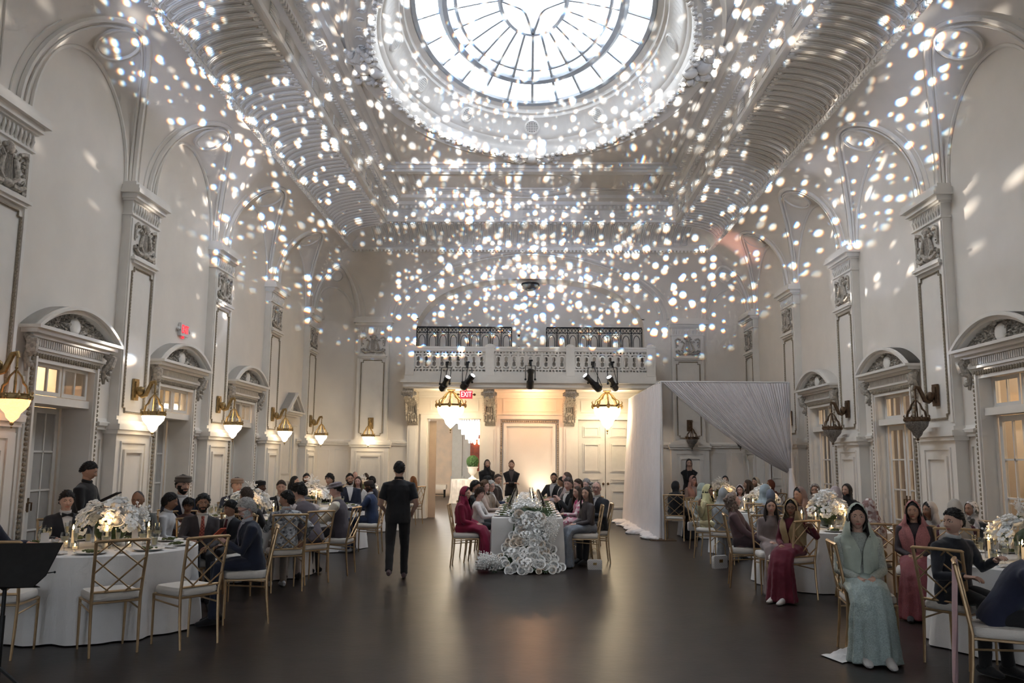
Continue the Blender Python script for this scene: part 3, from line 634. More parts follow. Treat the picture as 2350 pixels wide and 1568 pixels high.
# single panelled door with gable
gd = MB()
for s in (-1, 1): gd.span((0, s*.5, 0), (.05, s*.64, 2.42))
gd.span((0, -.64, 2.30), (.05, .64, 2.46)); gd.span((0, -.68, 2.46), (.09, .68, 2.50)); gdm = gd.mesh('casing', False)
gp = MB(); gp.span((-.06, -.5, 0), (-.02, .5, 2.30)); frame(gp, -.40, .40, 1.25, 2.18, -.02, .03, .015); frame(gp, -.40, .40, .15, 1.1, -.02, .03, .015); gpm = gp.mesh('door_leaf', False)
DN = 0
CURTP = mat('curtained_pane', (.42, .40, .37), .25, var=.1, scale=6)
def door(side, y, kind):
    global DN; DN += 1
    e = empty_struct('door_%d' % DN); e.location = (CX+side*XW, y, 0); e.rotation_euler = (0, 0, 0 if side < 0 else pi)
    pd, tm = PED[kind]; link('pediment', pd, TRIM, e); q = link('tympanum_relief', tm, [ORN, TRIM], e)
    if kind == 'gable':
        link('casing', gdm, TRIM, e); l_ = link('door_leaf', gpm, LEAFM, e); link('handle', HDM, BRONZE, l_, (-.06, .38, 1.0))
        return
    link('casing', csm, TRIM, e); link('casing_beading', lbm, BEAD, e); link('console', com, ORN, e); link('reveal', rvm[side], TRIM, e)
    for s in (0, 1):
        tr_ = link('transom_sash', TRS[0], LEAFM, e, (-.05 if side < 0 else -.15, -.64+.65*s, 2.41))
        for (py, pz) in TRS[2]: link('pane', TRS[1], PANE, tr_, (0, py, pz))
        lf_ = link('door_leaf', LEAF[0], LEAFM, e, ((-RD if side < 0 else -.20)+.02, -.62+.64*s, .01))
        for (py, pz) in LEAF[2]: link('pane', LEAF[1], CURTP if side < 0 else PANE, lf_, (0, py, pz))
        link('handle', HDM, BRONZE, lf_, (0, .56 if s == 0 else .04, 1.05))
for side in (-1, 1):
    for c, k in DOORS[side]: door(side, c, k)
# ------------------------------------------------------------------ balcony
YBF = 22.85
bl = MB(); bl.span((-3.42, YBF-.02, 3.80), (3.42, YB, 3.92)); bl.span((-3.52, YBF-.10, 3.72), (3.52, YB, 3.80)); bl.span((-3.46, YBF-.02, 3.60), (3.46, YB, 3.72)); bl.span((-3.42, YBF+.04, 3.56), (3.42, YB, 3.60))
bal = struct(build('trim_6', bl, TRIM, loc=RO, smooth=False))
pr = MB(); pr.span((-3.38, YBF-.02, 4.66), (3.38, YBF+.20, 4.72)); pr.span((-3.34, YBF, 4.60), (3.34, YBF+.16, 4.66)); pr.span((-3.34, YBF, 3.92), (3.34, YBF+.14, 4.02))
build('balustrade_rail', pr, TRIM, bal, smooth=False)
for s in (-1, 1):
    p2 = MB(); p2.span((s*3.22, YBF, 4.60), (s*3.36, YB, 4.72)); p2.span((s*3.22, YBF, 3.92), (s*3.36, YB, 4.6)); build('balustrade_return', p2, TRIM, bal, smooth=False)
for x in (-3.29, -1.10, 1.10, 3.29):
    p2 = MB(); p2.span((x-.12, YBF-.03, 3.92), (x+.12, YBF+.17, 4.70)); p2.span((x-.13, YBF-.04, 4.70), (x+.13, YBF+.18, 4.75)); p2.ball((x, YBF+.07, 4.75), (.11, .09, .06), 10, 6); build('balustrade_post', p2, TRIM, bal, smooth=False)
# pierced panels: a slab between round-ended slots
def slot_panel(w, n):
    b = MB(); h0, h1 = 4.02, 4.60; st = w/n; yf, yk = YBF+.03, YBF+.10
    for z0, z1 in ((4.02, 4.04), (4.085, 4.12), (4.50, 4.535), (4.58, 4.60)): b.span((-w/2, yf, z0), (w/2, yk, z1))
    for k in range(int(w/.09)): 
        for z0, z1 in ((4.04, 4.085), (4.535, 4.58)): b.span((-w/2+.03+k*.09, yf, z0), (-w/2+.065+k*.09, yk, z1))
    for k in range(n):
        x = -w/2+st*(k+.5)
        for s in (-1, 1):
            b.span((x+s*(st/2-.035), yf, 4.12), (x+s*(st/2+.0), yk, 4.50)) 
            b.span((x+s*(st/2-.0), yf+.015, 4.29), (x+s*(st/2-.09), yk-.015, 4.33))
        o = []; r1, r0 = .085, .045
        for q in range(17): a = pi*q/16; o.append(((cos(a), sin(a)), 4.40))
        for q in range(17): a = pi+pi*q/16; o.append(((cos(a), sin(a)), 4.22))
        rr2 = [[(x+r1*c_[0], yf, z+r1*c_[1]) for c_, z in o], [(x+r0*c_[0], yf, z+r0*c_[1]) for c_, z in o], [(x+r0*c_[0], yk, z+r0*c_[1]) for c_, z in o], [(x+r1*c_[0], yk, z+r1*c_[1]) for c_, z in o]]
        b.rings(rr2, loop=True)
    return b.mesh('pierced_panel', False)
spm = slot_panel(1.96, 9)
for x in (-2.19, 0, 2.19): link('pierced_panel', spm, TRIM, bal, (x, 0, 0))
# corbels
cbm = MB(); gg = random.Random(2)
pts = [(0, 3.58), (-1.16, 3.58), (-1.20, 3.46), (-1.12, 3.36), (-.80, 3.30), (-.55, 3.22), (-.40, 3.10), (-.36, 2.92), (-.28, 2.74), (-.16, 2.62), (0, 2.58)]
cbm.prism(pts, lambda a, z, d: (d, a, z), -.15, .15)
for s in (-1, 1): cbm.tube([(s*.16, -1.08, 3.44), (s*.16, -.9, 3.40), (s*.16, -.6, 3.34), (s*.16, -.46, 3.2), (s*.16, -.40, 2.95), (s*.16, -.25, 2.72)], [.07, .05, .04, .06, .045, .03], 6)
for k in range(26): a = gg.choice(range(3, 9)); cbm.ball((gg.uniform(-.14, .14), pts[a][0]-.02, pts[a][1]+gg.uniform(-.05, .05)), gg.uniform(.025, .045), 6, 4)
for k in range(5): cbm.tube([(-.10+.05*k, -.42, 3.10), (-.10+.05*k, -.36, 2.85), (-.10+.05*k, -.22, 2.68)], .018, 5)
cbm = cbm.mesh('corbel', True, 35)
for x in (-3.33, -1.12, 1.12, 3.33): link('corbel', cbm, ORN, bal, (x, YB, 0))
# piers, door frames and the centre panel under the balcony
ub = MB()
for x in (-3.33, -1.12, 1.12, 3.33):
    ub.span((x-.15, YB-.10, 0), (x+.15, YB, 2.62)); ub.span((x-.20, YB-.14, 0), (x+.20, YB, .26)); ub.span((x-.09, YB-.12, .4), (x+.09, YB-.09, 2.5))
ub.span((-3.3, YB-.10, 3.46), (3.3, YB, 3.58)); ub.span((-3.3, YB-.06, 3.40), (3.3, YB, 3.46))
for x0, x1 in ((-2.95, -1.36), (1.36, 2.95), (-.86, .86)):
    ub.span((x0-.16, YB-.07, 0), (x0+.02, YB, 2.80)); ub.span((x1-.02, YB-.07, 0), (x1+.16, YB, 2.80)); ub.span((x0-.16, YB-.08, 2.80), (x1+.16, YB, 2.92)); ub.span((x0-.2, YB-.11, 2.92), (x1+.2, YB, 2.97))
    ub.span((x0+.1, YB-.02, 3.03), (x0+.14, YB, 3.34)); ub.span((x1-.14, YB-.02, 3.03), (x1-.1, YB, 3.34)); ub.span((x0+.14, YB-.02, 3.03), (x1-.14, YB, 3.06)); ub.span((x0+.14, YB-.02, 3.31), (x1-.14, YB, 3.34))
ub.span((-.74, YB-.05, .6), (-.66, YB, 2.68)); ub.span((.66, YB-.05, .6), (.74, YB, 2.68)); ub.span((-.66, YB-.05, 2.60), (.66, YB, 2.68)); ub.span((-.86, YB-.12, .52), (.86, YB, .60))
build('balcony_piers', ub, TRIM, WB, smooth=False)
cbd = MB()
for s in (-1, 1):
    for k in range(34): cbd.ball((s*.80, YB-.05, .68+k*.06), (.026, .025, .03), 5, 3)
for k in range(26): cbd.ball((-.76+k*.061, YB-.05, 2.74), (.03, .025, .026), 5, 3)
build('panel_beading', cbd, BEAD, WB)
for x, w in ((-2.15, .80), (2.15, .80)): 
    pass
# double doors on the right
dd = MB(); dd.span((0, 0, 0), (.76, .05, 2.79))
for z0, z1 in ((2.30, 2.62), (1.32, 2.14), (1.02, 1.16), (.30, .84)): 
    for w, d in ((.0, .018), (.05, .03)):
        fq = MB(); frame(fq, .12+w, .64-w, z0+w*.6, z1-w*.6, 0, .03, d); dd.face_add([(p[1], -p[0], p[2]) for p in fq.v], fq.f)
ddm = dd.mesh('door_leaf', False); kn = MB(); kn.lathe([(.03, 0), (.035, .01), (.02, .02)], 12); knm = kn.mesh('door_knob')
e = empty_struct('door_%d' % (DN+1)); e.location = (CX+1.39, YB+.05, .005)
for s in (0, 1): l_ = link('door_leaf', ddm, LEAFM, e, (.775*s, 0, 0)); link('door_knob', knm, BRONZE, l_, (.70 if s == 0 else .06, -.02, 1.0), (pi/2, 0, 0))
# niche behind the balcony: door, sign, ceiling lamp, iron rails
e = empty_struct('door_%d' % (DN+2)); e.location = (CX, YB+.72, 3.92)
nd = MB(); nd.span((-.40, 0, 0), (.40, .04, 2.55)); 
for z0, z1 in ((.2, .9), (1.0, 1.35), (1.45, 2.4)): fq = MB(); frame(fq, -.30, .30, z0, z1, 0, .03, .02); nd.face_add([(p[1], -p[0], p[2]) for p in fq.v], fq.f)
nd.span((-.50, -.03, 0), (-.40, .02, 2.68)); nd.span((.40, -.03, 0), (.50, .02, 2.68)); nd.span((-.54, -.05, 2.60), (.54, .02, 2.72))
l_ = build('door_leaf', nd, LEAFM, e, smooth=False)
for z in (1.05, 1.4): link('door_knob', knm, BRONZE, l_, (-.33, -.01, z), (pi/2, 0, 0))
tag(build('door_notice', MB().span((-.23, -.012, -.09), (.23, 0, .09)), mat('notice_cream', (.85, .76, .60), .7), loc=(CX, YB+.69, 6.27), smooth=False), 'small cream rectangular notice on the door behind the balcony', 'sign')
cl_ = thing('ceiling_lamp', 'small dark flush ceiling lamp above the balcony door', 'lamp', (CX, YB+.2, 6.80))
q = MB(); q.lathe([(.26, .0), (.27, -.05), (.2, -.06)], 20); build('lamp_rim', q, BLACKM, cl_); q = MB(); q.lathe([(.24, -.05), (.22, -.12), (.14, -.18), (.02, -.21)], 20); build('lamp_bowl', q, mat('smoked_glass', (.10, .09, .08), .25), cl_)
ir = MB(); L_ = 2.70
ir.span((0, -.03, .98), (L_, .03, 1.02)); ir.span((0, -.01, .84), (L_, .01, .86)); ir.span((0, -.02, .0), (L_, .02, .03))
for k in range(28): x = L_*(k+.5)/28; ir.tube([(x-.04, 0, .86), (x+.04, 0, .98)], .008, 4); ir.tube([(x+.04, 0, .86), (x-.04, 0, .98)], .008, 4)
for k in range(10): x = L_*k/9; ir.span((x-.012, -.012, 0), (x+.012, .012, .98))
for k in range(9):
    x = L_*(k+.5)/9; a = [(x-.09, 0, .02), (x-.09, 0, .55)]+[(x-.09*cos(pi*j/8), 0, .62+.16*sin(pi*j/8)) for j in range(9)]+[(x+.09, 0, .55), (x+.09, 0, .02)]; ir.tube(a, .009, 4)
    for s in (-1, 1): ir.tube([(x+s*.12, 0, 0), (x+s*.12, 0, .8), (x+s*.05, 0, .86)], .007, 4); ir.ball((x+s*.12, 0, .2), .02, 6, 4)
irm = ir.mesh('iron_railing', False)
for x, w in ((-3.22, 'left of'), (.46, 'right of')): tag(link('iron_railing', irm, IRON, None, (CX+x, 23.62, 4.37)), 'black wrought iron railing %s the balcony door' % w, 'railing', 'iron railings on the balcony')
ub = MB(); ub.span((-3.3, 23.2, 3.92), (3.3, YB+.75, 4.37)); build('balcony_step', ub, PLASTER, bal, smooth=False)

# ------------------------------------------------------------------ lamps
LITB = mat('lit_crystal', (1, .93, .80), .3, emit=(1, .80, .54, 6)); AMB = mat('amber_crystal', (1, .55, .25), .3, emit=(1, .42, .14, 2.2), kind='voronoi', scale=60, col2=(.5, .2, .06)); DIMB = mat('unlit_crystal', (.30, .27, .24), .25, var=.6, scale=70, bump=.8, bscale=90)
CHAND = mat('lit_chandelier', (1, .95, .85), .3, emit=(1, .80, .52, 12))
def crown(R0, n=8, z=0):
    b = MB(); b.lathe([(R0, z-.03), (R0*1.04, z-.02), (R0*1.0, z), (R0*1.05, z+.03), (R0*.98, z+.035), (R0*.96, z-.03)], 28, caps=False)
    for k in range(n):
        q = 2*pi*k/n; c_, s_ = cos(q), sin(q); b.ball((R0*1.03*c_, R0*1.03*s_, z), (.16*R0, .16*R0, .20*R0), 7, 5)
        b.tube([(R0*1.03*c_, R0*1.03*s_, z+.02), (R0*1.12*c_, R0*1.12*s_, z+.30*R0), (R0*1.06*c_, R0*1.06*s_, z+.42*R0)], [.05*R0, .05*R0, .012*R0], 5)
    return b
def domeribs(R0, H, n=6):
    b = MB()
    for k in range(n):
        q = 2*pi*k/n; b.tube([(r*R0*cos(q), r*R0*sin(q), z*H) for r, z in ((.92, 0), (.80, .35), (.55, .50), (.40, .75), (.12, .95), (.10, 1.0))], [.07*R0, .06*R0, .08*R0, .06*R0, .05*R0, .04*R0], 6)
        b.ball((.55*R0*cos(q), .55*R0*sin(q), .52*H), .09*R0, 6, 4)
    b.lathe([(.05*R0, H*.85), (.14*R0, H*.95), (.06*R0, H*1.02), (.11*R0, H*1.12), (.04*R0, H*1.2)], 10)
    return b
def bowl(R0, H):
    b = MB(); b.lathe([(R0*.95, 0), (R0*.97, -.10*H), (R0*.88, -.32*H), (R0*.62, -.52*H), (R0*.46, -.62*H), (R0*.36, -.80*H), (R0*.10, -.97*H), (.01, -H)], 26, fl=lambda q: .03*cos(13*q)); return b
SR = .165
CRm, DRm, BWm = crown(SR).mesh('crown'), domeribs(SR, .27).mesh('dome_ribs'), bowl(SR, .27).mesh('crystal_bowl')
fi = MB(); fi.ball((0, 0, -.28), .022, 7, 5); fi.ball((0, 0, -.32), .012, 6, 4); FIm = fi.mesh('finial')
bp = MB(); bp.span((0, -.075, -.16), (.035, .075, .16)); bp.span((.035, -.05, -.12), (.05, .05, .12)); bp.ball((.06, 0, 0), .045, 8, 6); BPm = bp.mesh('back_plate', False)
ar = MB(); ar.tube([(.04, 0, 0), (.07, 0, 0), (.10, 0, -.05), (.08, 0, -.08), (.12, 0, -.10), (.18, 0, -.08), (.22, 0, .02), (.26, 0, .11), (.31, 0, .12), (.33, 0, .07)], [.02, .03, .03, .02, .03, .034, .032, .032, .03, .018], 8)
ar.ball((.10, 0, -.02), (.06, .05, .07), 9, 7); ar.tube([(.315, 0, .12), (.315, 0, -.04)], .012, 6); ARm = ar.mesh('arm')
def sconce(loc, rz, label, lit):
    e = thing('wall_sconce', label, 'lamp', loc, rz, 'brass wall sconces'); mt = GOLD if lit else BRONZE
    link('back_plate', BPm, mt, e); link('arm', ARm, mt, e)
    link('crown', CRm, mt, e, (.315, 0, -.36)); link('dome_ribs', DRm, mt, e, (.315, 0, -.34))
    link('finial', FIm, mt, link('crystal_bowl', BWm, {1: LITB, 2: AMB, 0: DIMB}[lit], e, (.315, 0, -.37)))
SZ = 2.65
for i, lb_, lit in ((1, 'amber-lit brass wall sconce at the left edge beside the nearest left doorway', 2), (2, 'lit brass wall sconce between the two nearest left doorways', 1), (3, 'lit brass wall sconce between the second and third left doorways', 1), (4, 'lit brass wall sconce beside the small gabled door', 1), (5, 'lit brass wall sconce in the far left corner past the gabled door', 1)):
    sconce((CX-XW+.14, PIL[i], SZ), 0, lb_, lit)
for i, lb_ in ((2, 'unlit bronze wall sconce between the two nearest right doorways'), (3, 'unlit bronze wall sconce between the second and third right doorways'), (4, 'unlit bronze wall sconce on the right wall behind the draped curtain'), (5, 'unlit bronze wall sconce in the far right corner behind the curtain')):
    sconce((CX+XW-.14, PIL[i], SZ), pi, lb_, 0)
sconce((CX-4.52, YB-.14, SZ), -pi/2, 'lit brass wall sconce on the end wall left of the balcony', 1)
sconce((CX+4.52, YB-.14, SZ), -pi/2, 'unlit bronze wall sconce on the end wall behind the swagged curtain', 0)
HR = .37
c1, c2, c3 = crown(HR, 8).mesh('crown'), domeribs(HR, .38, 8).mesh('dome_ribs'), bowl(HR, .60).mesh('crystal_bowl')
for x, lb_ in ((-2.17, 'glowing crystal bowl chandelier with gilt crown above the open doorway'), (2.12, 'glowing crystal bowl chandelier with gilt crown in front of the closed double doors')):
    e = thing('chandelier', lb_, 'chandelier', (CX+x, 23.15, 3.12), 0, 'chandeliers under the balcony')
    link('crown', c1, GOLD, e); link('dome_ribs', c2, GOLD, e, (0, 0, .02)); link('crystal_bowl', c3, CHAND, e, (0, 0, -.02)); q = MB(); q.ball((0, 0, -.66), .03, 8, 5); q.tube([(0, 0, -.62), (0, 0, -.74)], .008, 5); q.ball((0, 0, -.74), .018, 6, 4); build('finial', q, GOLD, e)
    q = MB(); q.lathe([(.13, .45), (.12, .42), (.05, .38), (.04, .33)], 16); build('canopy', q, GOLD, e)
# ------------------------------------------------------------------ exit signs
def text_mesh(t, size, depth=.004):
    c = bpy.data.curves.new('txt', 'FONT'); c.body = t; c.size = size; c.extrude = depth; c.align_x = 'CENTER'; c.align_y = 'CENTER'
    o = bpy.data.objects.new('txt', c); COL.objects.link(o); dg = bpy.context.evaluated_depsgraph_get(); me = bpy.data.meshes.new_from_object(o.evaluated_get(dg)); bpy.data.objects.remove(o); return me
REDL = mat('sign_red_light', (.7, .03, .04), .4, emit=(1, .04, .06, .9)); WHITEL = mat('sign_white_light', (.9, .9, .9), .4, emit=(1, .85, .85, 1.3)); REDP = mat('sign_red_panel', (.55, .05, .08), .4, emit=(.8, .05, .08, .5)); SIGNW = mat('sign_housing', (.75, .72, .70), .5)
def exit_sign(loc, rot, label, inv):
    e = thing('exit_sign', label, 'sign', loc); e.rotation_euler = rot
    q = MB(); q.span((-.17, 0, -.11), (.17, .05, .11)); build('housing', q, REDP if inv else SIGNW, e, smooth=False)
    o = link('lettering', text_mesh('EXIT', .205), WHITEL if inv else REDL, e, (0, -.004, 0), (pi/2, 0, 0)); o.scale = (.70, 1.0, 1)
    for s in (-1, 1): q = MB(); q.tube([(s*.17, .025, 0), (s*.20, .025, 0)], .012, 6); q.ball((s*.225, .02, 0), (.035, .03, .035), 8, 6); build('emergency_lamp', q, SIGNW if not inv else BRONZE, e)
    q = MB(); q.tube([(0, .03, -.11 if not inv else .11), (0, .03, -.15 if not inv else .2)], .02, 6); build('mount', q, REDL if not inv else REDP, e)
p = at(421, 758, X=-XW+.10); exit_sign((CX-XW+.06, p.y, p.z), (0, 0, pi/2), 'white exit sign with red lit letters on the left wall above the second doorway', False)
p = at(1070, 906, Y=22.95); exit_sign((p.x, 22.93, p.z), (0, 0, 0), 'red exit sign with white letters hanging under the balcony', True)
# ------------------------------------------------------------------ stage spotlights on the balcony
LENS = mat('lit_lens', (1, 1, 1), .2, emit=(.92, .96, 1, 16))
def stage(u, v, lu, lv, bu, bv, tow, label, lit=True):
    Y0 = YBF-.26; top = at(u, v-34, Y=Y0); a = at(lu, lv, Y=Y0-tow); c = at(bu, bv, Y=Y0+tow*.7)
    e = thing('stage_light', label, 'spotlight', top, 0, 'stage lights on the balcony front')
    L0 = lambda p: Vector(p)-top
    a, c = L0(a), L0(c); ax = (c-a).normalized(); mid = (a+c)/2
    q = MB(); q.tube([a, a+ax*.10, a+ax*.12, a+ax*(c-a).length*.55, a+ax*(c-a).length*.6, c-ax*.05, c], [.085, .085, .07, .075, .10, .10, .06], 14); build('barrel', q, BLACKM, e)
    q = MB(); q.tube([a-ax*.012, a-ax*.006], [.065, .065], 16); build('lens', q, LENS if lit else mat('dark_lens', (.03, .03, .035), .1), e)
    q = MB(); q.box((0, .10, -.02), (.07, .10, .10)); q.tube([(0, .02, -.02), (0, 0, -.14)], .022, 7); q.ball((.04, .04, .01), .03, 6, 4); build('clamp', q, BLACKM, e)
    q = MB(); w = .13; q.tube([mid+Vector((-w, 0, 0)), (-w, 0, -.14), (w, 0, -.14), mid+Vector((w, 0, 0))], .012, 5); 
    for s in (-1, 1): q.ball(mid+Vector((s*w, 0, 0)), (.03, .02, .03), 6, 4)
    build('yoke', q, BLACKM, e)
    q = MB(); q.tube([c, c+Vector((.05, .05, .12)), Vector((.03, .06, -.1)), (.01, .08, 0)], .009, 5); build('cable', q, BLACKM, e)
stage(1025, 866, 1028, 866, 1013, 897, .12, 'black stage spotlight with lit lens, leftmost on the balcony')
stage(1072, 866, 1085, 862, 1060, 893, .12, 'black stage spotlight with lit lens above the red exit sign')
stage(1217, 862, 1218, 848, 1216, 894, .02, 'dark unlit stage spotlight hanging at the middle of the balcony', False)
stage(1360, 866, 1343, 862, 1378, 897, .12, 'black stage spotlight with lit lens, fourth from the left on the balcony')
stage(1405, 866, 1398, 866, 1414, 896, .12, 'black stage spotlight with lit lens, rightmost on the balcony')
# ------------------------------------------------------------------ white drapes on a pipe frame
DRAPE = cloth('drape_white', (.82, .77, .76), .8, var=.05, scale=2)
PX, PY, PZ = at(1523, 1240, Z=0).x, 18.28, 3.36; PX2 = at(1810, 880, Y=PY).x
e = thing('pipe_stand', 'slim metal pipe frame holding the white drapes', 'stand')
for x, y in ((PX, PY), (PX2, PY), (PX-.05, 23.6)): q = MB(); q.tube([(x, y, .02), (x, y, PZ)], .024, 8); q.tube([(x, y, 2.0), (x, y, 2.1)], .032, 8); build('upright', q, mat('pipe_white', (.7, .68, .68), .4, .3), e); q = MB(); q.span((x-.30, y-.22, 0), (x+.24, y+.22, .015)); build('base_plate', q, BRONZE, e, smooth=False)
q = MB(); q.tube([(PX, PY, PZ), (PX2, PY, PZ)], .02, 8); q.tube([(PX, PY, PZ), (PX-.05, 23.6, PZ)], .02, 8); build('crossbar', q, mat('pipe_white', (.7, .68, .68)), e)
def folds(b, top, bot, n, amp, k, nz=14):
    rows = []
    for i in range(nz+1):
        t = i/nz; row = []
        for j in range(n+1):
            s = j/n; a = Vector(top(s)); c = Vector(bot(s)); p = a.lerp(c, t); off = amp*(.4+.6*t)*sin(2*pi*k*s+.6*sin(9*s)+.3*t); row.append((p, off))
        rows.append(row)
    return rows
q = MB(); rows = folds(q, lambda s: (PX-.05*s, PY+.03+5.2*s, PZ), lambda s: (PX-.10-.10*s, PY+.03+5.3*s, .03), 260, .085, 22)
q.rings([[(p.x+o, p.y, p.z) for p, o in r] for r in rows], closed=False)
cur = tag(build('curtain', q, DRAPE), 'white pleated curtain hanging to the floor in front of the double doors', 'curtain')
CURTRAIN = (cur, PX, PY)
# swag: hung from the crossbar, gathered to the right upright
q = MB(); gx, gz = PX2-.03, 1.46; rows = []; NJ = 150
for i in range(25):
    t = i/24; row = []
    for j in range(NJ+1):
        s = j/NJ; xt = PX+.03+(PX2-PX-.06)*s
        # rays from the bar to the gather point; right part drops straight down
        xb = gx+(xt-gx)*.02-.03*(1-s); zb = gz+.0*s-.02*(1-s)+(.10*s)
        sag = .16*(1-s)*4*t*(1-t)
        p = Vector((xt+(xb-xt)*t, PY, PZ-.02+(zb-PZ)*t-sag)); row.append((p.x, PY-.03-.028*sin(2*pi*46*s+.8*sin(7*s))*(1-.55*t)-.10*t*(1-t), p.z))
    rows.append(row)
q.rings(rows, closed=False); sw = tag(build('swag_curtain', q, DRAPE), 'white pleated swag curtain drawn to the right upright of the pipe frame', 'curtain')
q = MB(); q.tube([(gx, PY-.03, gz+.06), (gx, PY-.04, gz-.05), (gx+.01, PY-.03, gz-.25), (gx+.02, PY-.03, gz-.55)], [(.05, .05), (.045, .045), (.09, .07), (.13, .09)], 12); build('gathered_tail', q, DRAPE, sw)
# ------------------------------------------------------------------ the room beyond the open doorway
WALLP = mat('damask_wallpaper', (.80, .66, .55), .8, scale=3.5, col2=(.70, .60, .52)); GREYW = mat('panel_grey', (.62, .64, .66), .6)
b = MB(); b.span((-7, 38.5, 0), (-3.45, 38.6, 6)); w1 = struct(build('wall_beyond', b, WALLP, loc=RO, smooth=False))
b = MB(); b.span((-3.45, 38.3, 0), (-3.0, 38.6, 6)); b.span((-3.5, 38.35, 0), (-2.9, 38.6, .9)); b.span((-3.0, 38.5, 0), (-2.62, 38.6, 6)); build('wall_panel', b, GREYW, w1, smooth=False)
b = MB(); b.span((-2.62, 38.5, 0), (0, 38.6, 6)); b.span((-.9, YB+.2, 0), (-.8, 38.5, 4.5)); b.span((-7, YB+.2, 0), (-6.9, 38.5, 4.5)); struct(build('wall_hallway', b, mat('hall_cream', (.75, .66, .50), .7), loc=RO, smooth=False))
b = MB(); b.span((-7, YB+.80, 4.6), (0, 38.6, 4.7)); struct(build('ceiling_beyond', b, PLASTER, loc=RO, smooth=False))
for s in (-1, 1):
    x = -2.92 if s < 0 else -1.40; b = MB(); b.span((x-.02*s*0, YB, 0), (x+s*-.02, YB+.5, 2.8)); build('door_jamb', b, LEAFM, WB, smooth=False)
b = MB(); b.span((-2.98, YB+.42, 0), (-2.70, YB+.46, 2.75)); build('sliding_door_edge', b, mat('door_warm_wood', (.55, .42, .32), .5), WB, smooth=False)
p = at(1095, 1020, Y=38.2); e = thing('wall_picture', 'dark red lit panel with small candle lamps in the far room', 'picture', (p.x, 38.42, p.z))
q = MB(); q.span((-.32, 0, -1.2), (.42, .05, .65)); build('red_panel', q, mat('red_panel', (.30, .05, .02), .5, var=.5, scale=6), e, smooth=False)
for x in (-.12, .08, .26): q = MB(); q.ball((x, -.1, .12), (.07, .07, .14), 8, 6); build('candle_lamp', q, mat('warm_bulb', (1, .7, .4), .4, emit=(1, .6, .3, 5)), e)
p = at(1083, 985, Y=30.5); e = thing('crystal_chandelier', 'bright white crystal chandelier in the room beyond the doorway', 'chandelier', p)
cg = mat('white_crystal_light', (1, 1, 1), .2, emit=(1, .96, .90, 6))
for k, (r, z, n_) in enumerate(((.62, .25, 40), (.48, .05, 32), (.36, -.15, 26), (.22, -.32, 16), (.1, -.45, 8))):
    q = MB()
    for j in range(n_): a = 2*pi*j/n_; q.tube([(r*cos(a), r*sin(a), z+.22), (r*cos(a), r*sin(a), z-.05)], [.028, .012], 5)
    build('crystal_tier', q, cg, e)
q = MB(); q.tube([(0, 0, .3), (0, 0, 4.6-p.z)], .015, 6); build('stem', q, GOLD, e)
p = at(1075, 1150, Z=0); tx, ty = p.x+.15, 32.8
e = thing('skirted_table', 'round table with pleated grey skirt in the room beyond', 'table', (tx, ty, 0)); q = MB(); q.lathe([(.78, .0), (.72, .4), (.70, .88), (.68, .90), (.01, .905)], 96, fl=lambda a: .03*cos(34*a)); build('table_skirt', q, cloth('skirt_grey', (.55, .50, .45)), e)
e = thing('topiary', 'clipped green ball topiary in a white urn beyond the doorway', 'plant', (tx+.10, ty-.1, .905)); q = MB(); q.lathe([(.16, 0), (.15, .03), (.06, .08), (.05, .14), (.10, .18), (.17, .26), (.18, .40), (.23, .46), (.20, .47), (.01, .44)], 18); build('urn', q, TRIM, e)
q = MB(); gg = random.Random(1)
for k in range(420):
    z = gg.uniform(-1, 1); a = gg.uniform(0, 2*pi); r = sqrt(1-z*z); c = Vector((r*cos(a), r*sin(a), z))*.22; q.ball(c+Vector((0, 0, .66)), gg.uniform(.022, .035), 5, 3)
q.ball((0, 0, .66), .22, 14, 9); build('clipped_foliage', q, mat('box_leaf', (.045, .10, .02), .7, var=.5, scale=40), e)
p = at(1006, 1138, Z=0); e = thing('bench', 'white upholstered bench with dark legs in the far room', 'bench', (-4.2, 37.2, 0))
q = MB(); q.box((0, 0, .47), (1.4, .5, .16)); q.box((0, 0, .37), (1.36, .48, .05)); build('seat', q, CUSH, e)
for x in (-.6, .15, .62): 
    for y in (-.2, .2): q = MB(); q.tube([(x, y, 0), (x, y, .36)], [.02, .03], 7); build('leg', q, BLACKM, e)
q = MB(); q.tube([(-.6, -.2, .14), (.62, -.2, .14)], .015, 5); build('stretcher', q, BLACKM, e)
# uplight in front of the centre panel
e = thing('uplight', 'small floor uplight glowing against the centre wall panel', 'lamp', (CX+.35, 23.78, 0)); q = MB(); q.lathe([(.09, 0), (.09, .22), (.08, .24), (.07, .2)], 14); build('can', q, BLACKM, e); q = MB(); q.lathe([(.068, .20), (.01, .205)], 14); build('lens', q, mat('uplight_lens', (1, .9, .7), .3, emit=(1, .75, .5, 20)), e)
light('uplight_beam', 'SPOT', (CX+.35, 23.72, .30), 75, (1, .78, .56), (CX+.20, 24.2, 2.0), spot_size=R(70), spot_blend=.9, shadow_soft_size=.08)
light('soffit_lamp', 'POINT', (CX+.1, 23.4, 3.3), 30, (1, .52, .26), shadow_soft_size=.08)
light('hallway_lamp', 'POINT', (-3.6, 30.5, 3.3), 420, (1, .93, .84), shadow_soft_size=.3)
for s, y, en in ((-1, 11.4, 60), (-1, 14.8, 160), (-1, 17.7, 12), (1, 10.5, 130), (1, 14.2, 80), (1, 17.7, 60), (1, 6.5, 40)):
    light('corridor_lamp', 'POINT', (CX+s*7.9, y, 3.2), en, (1, .70, .42), shadow_soft_size=.15)

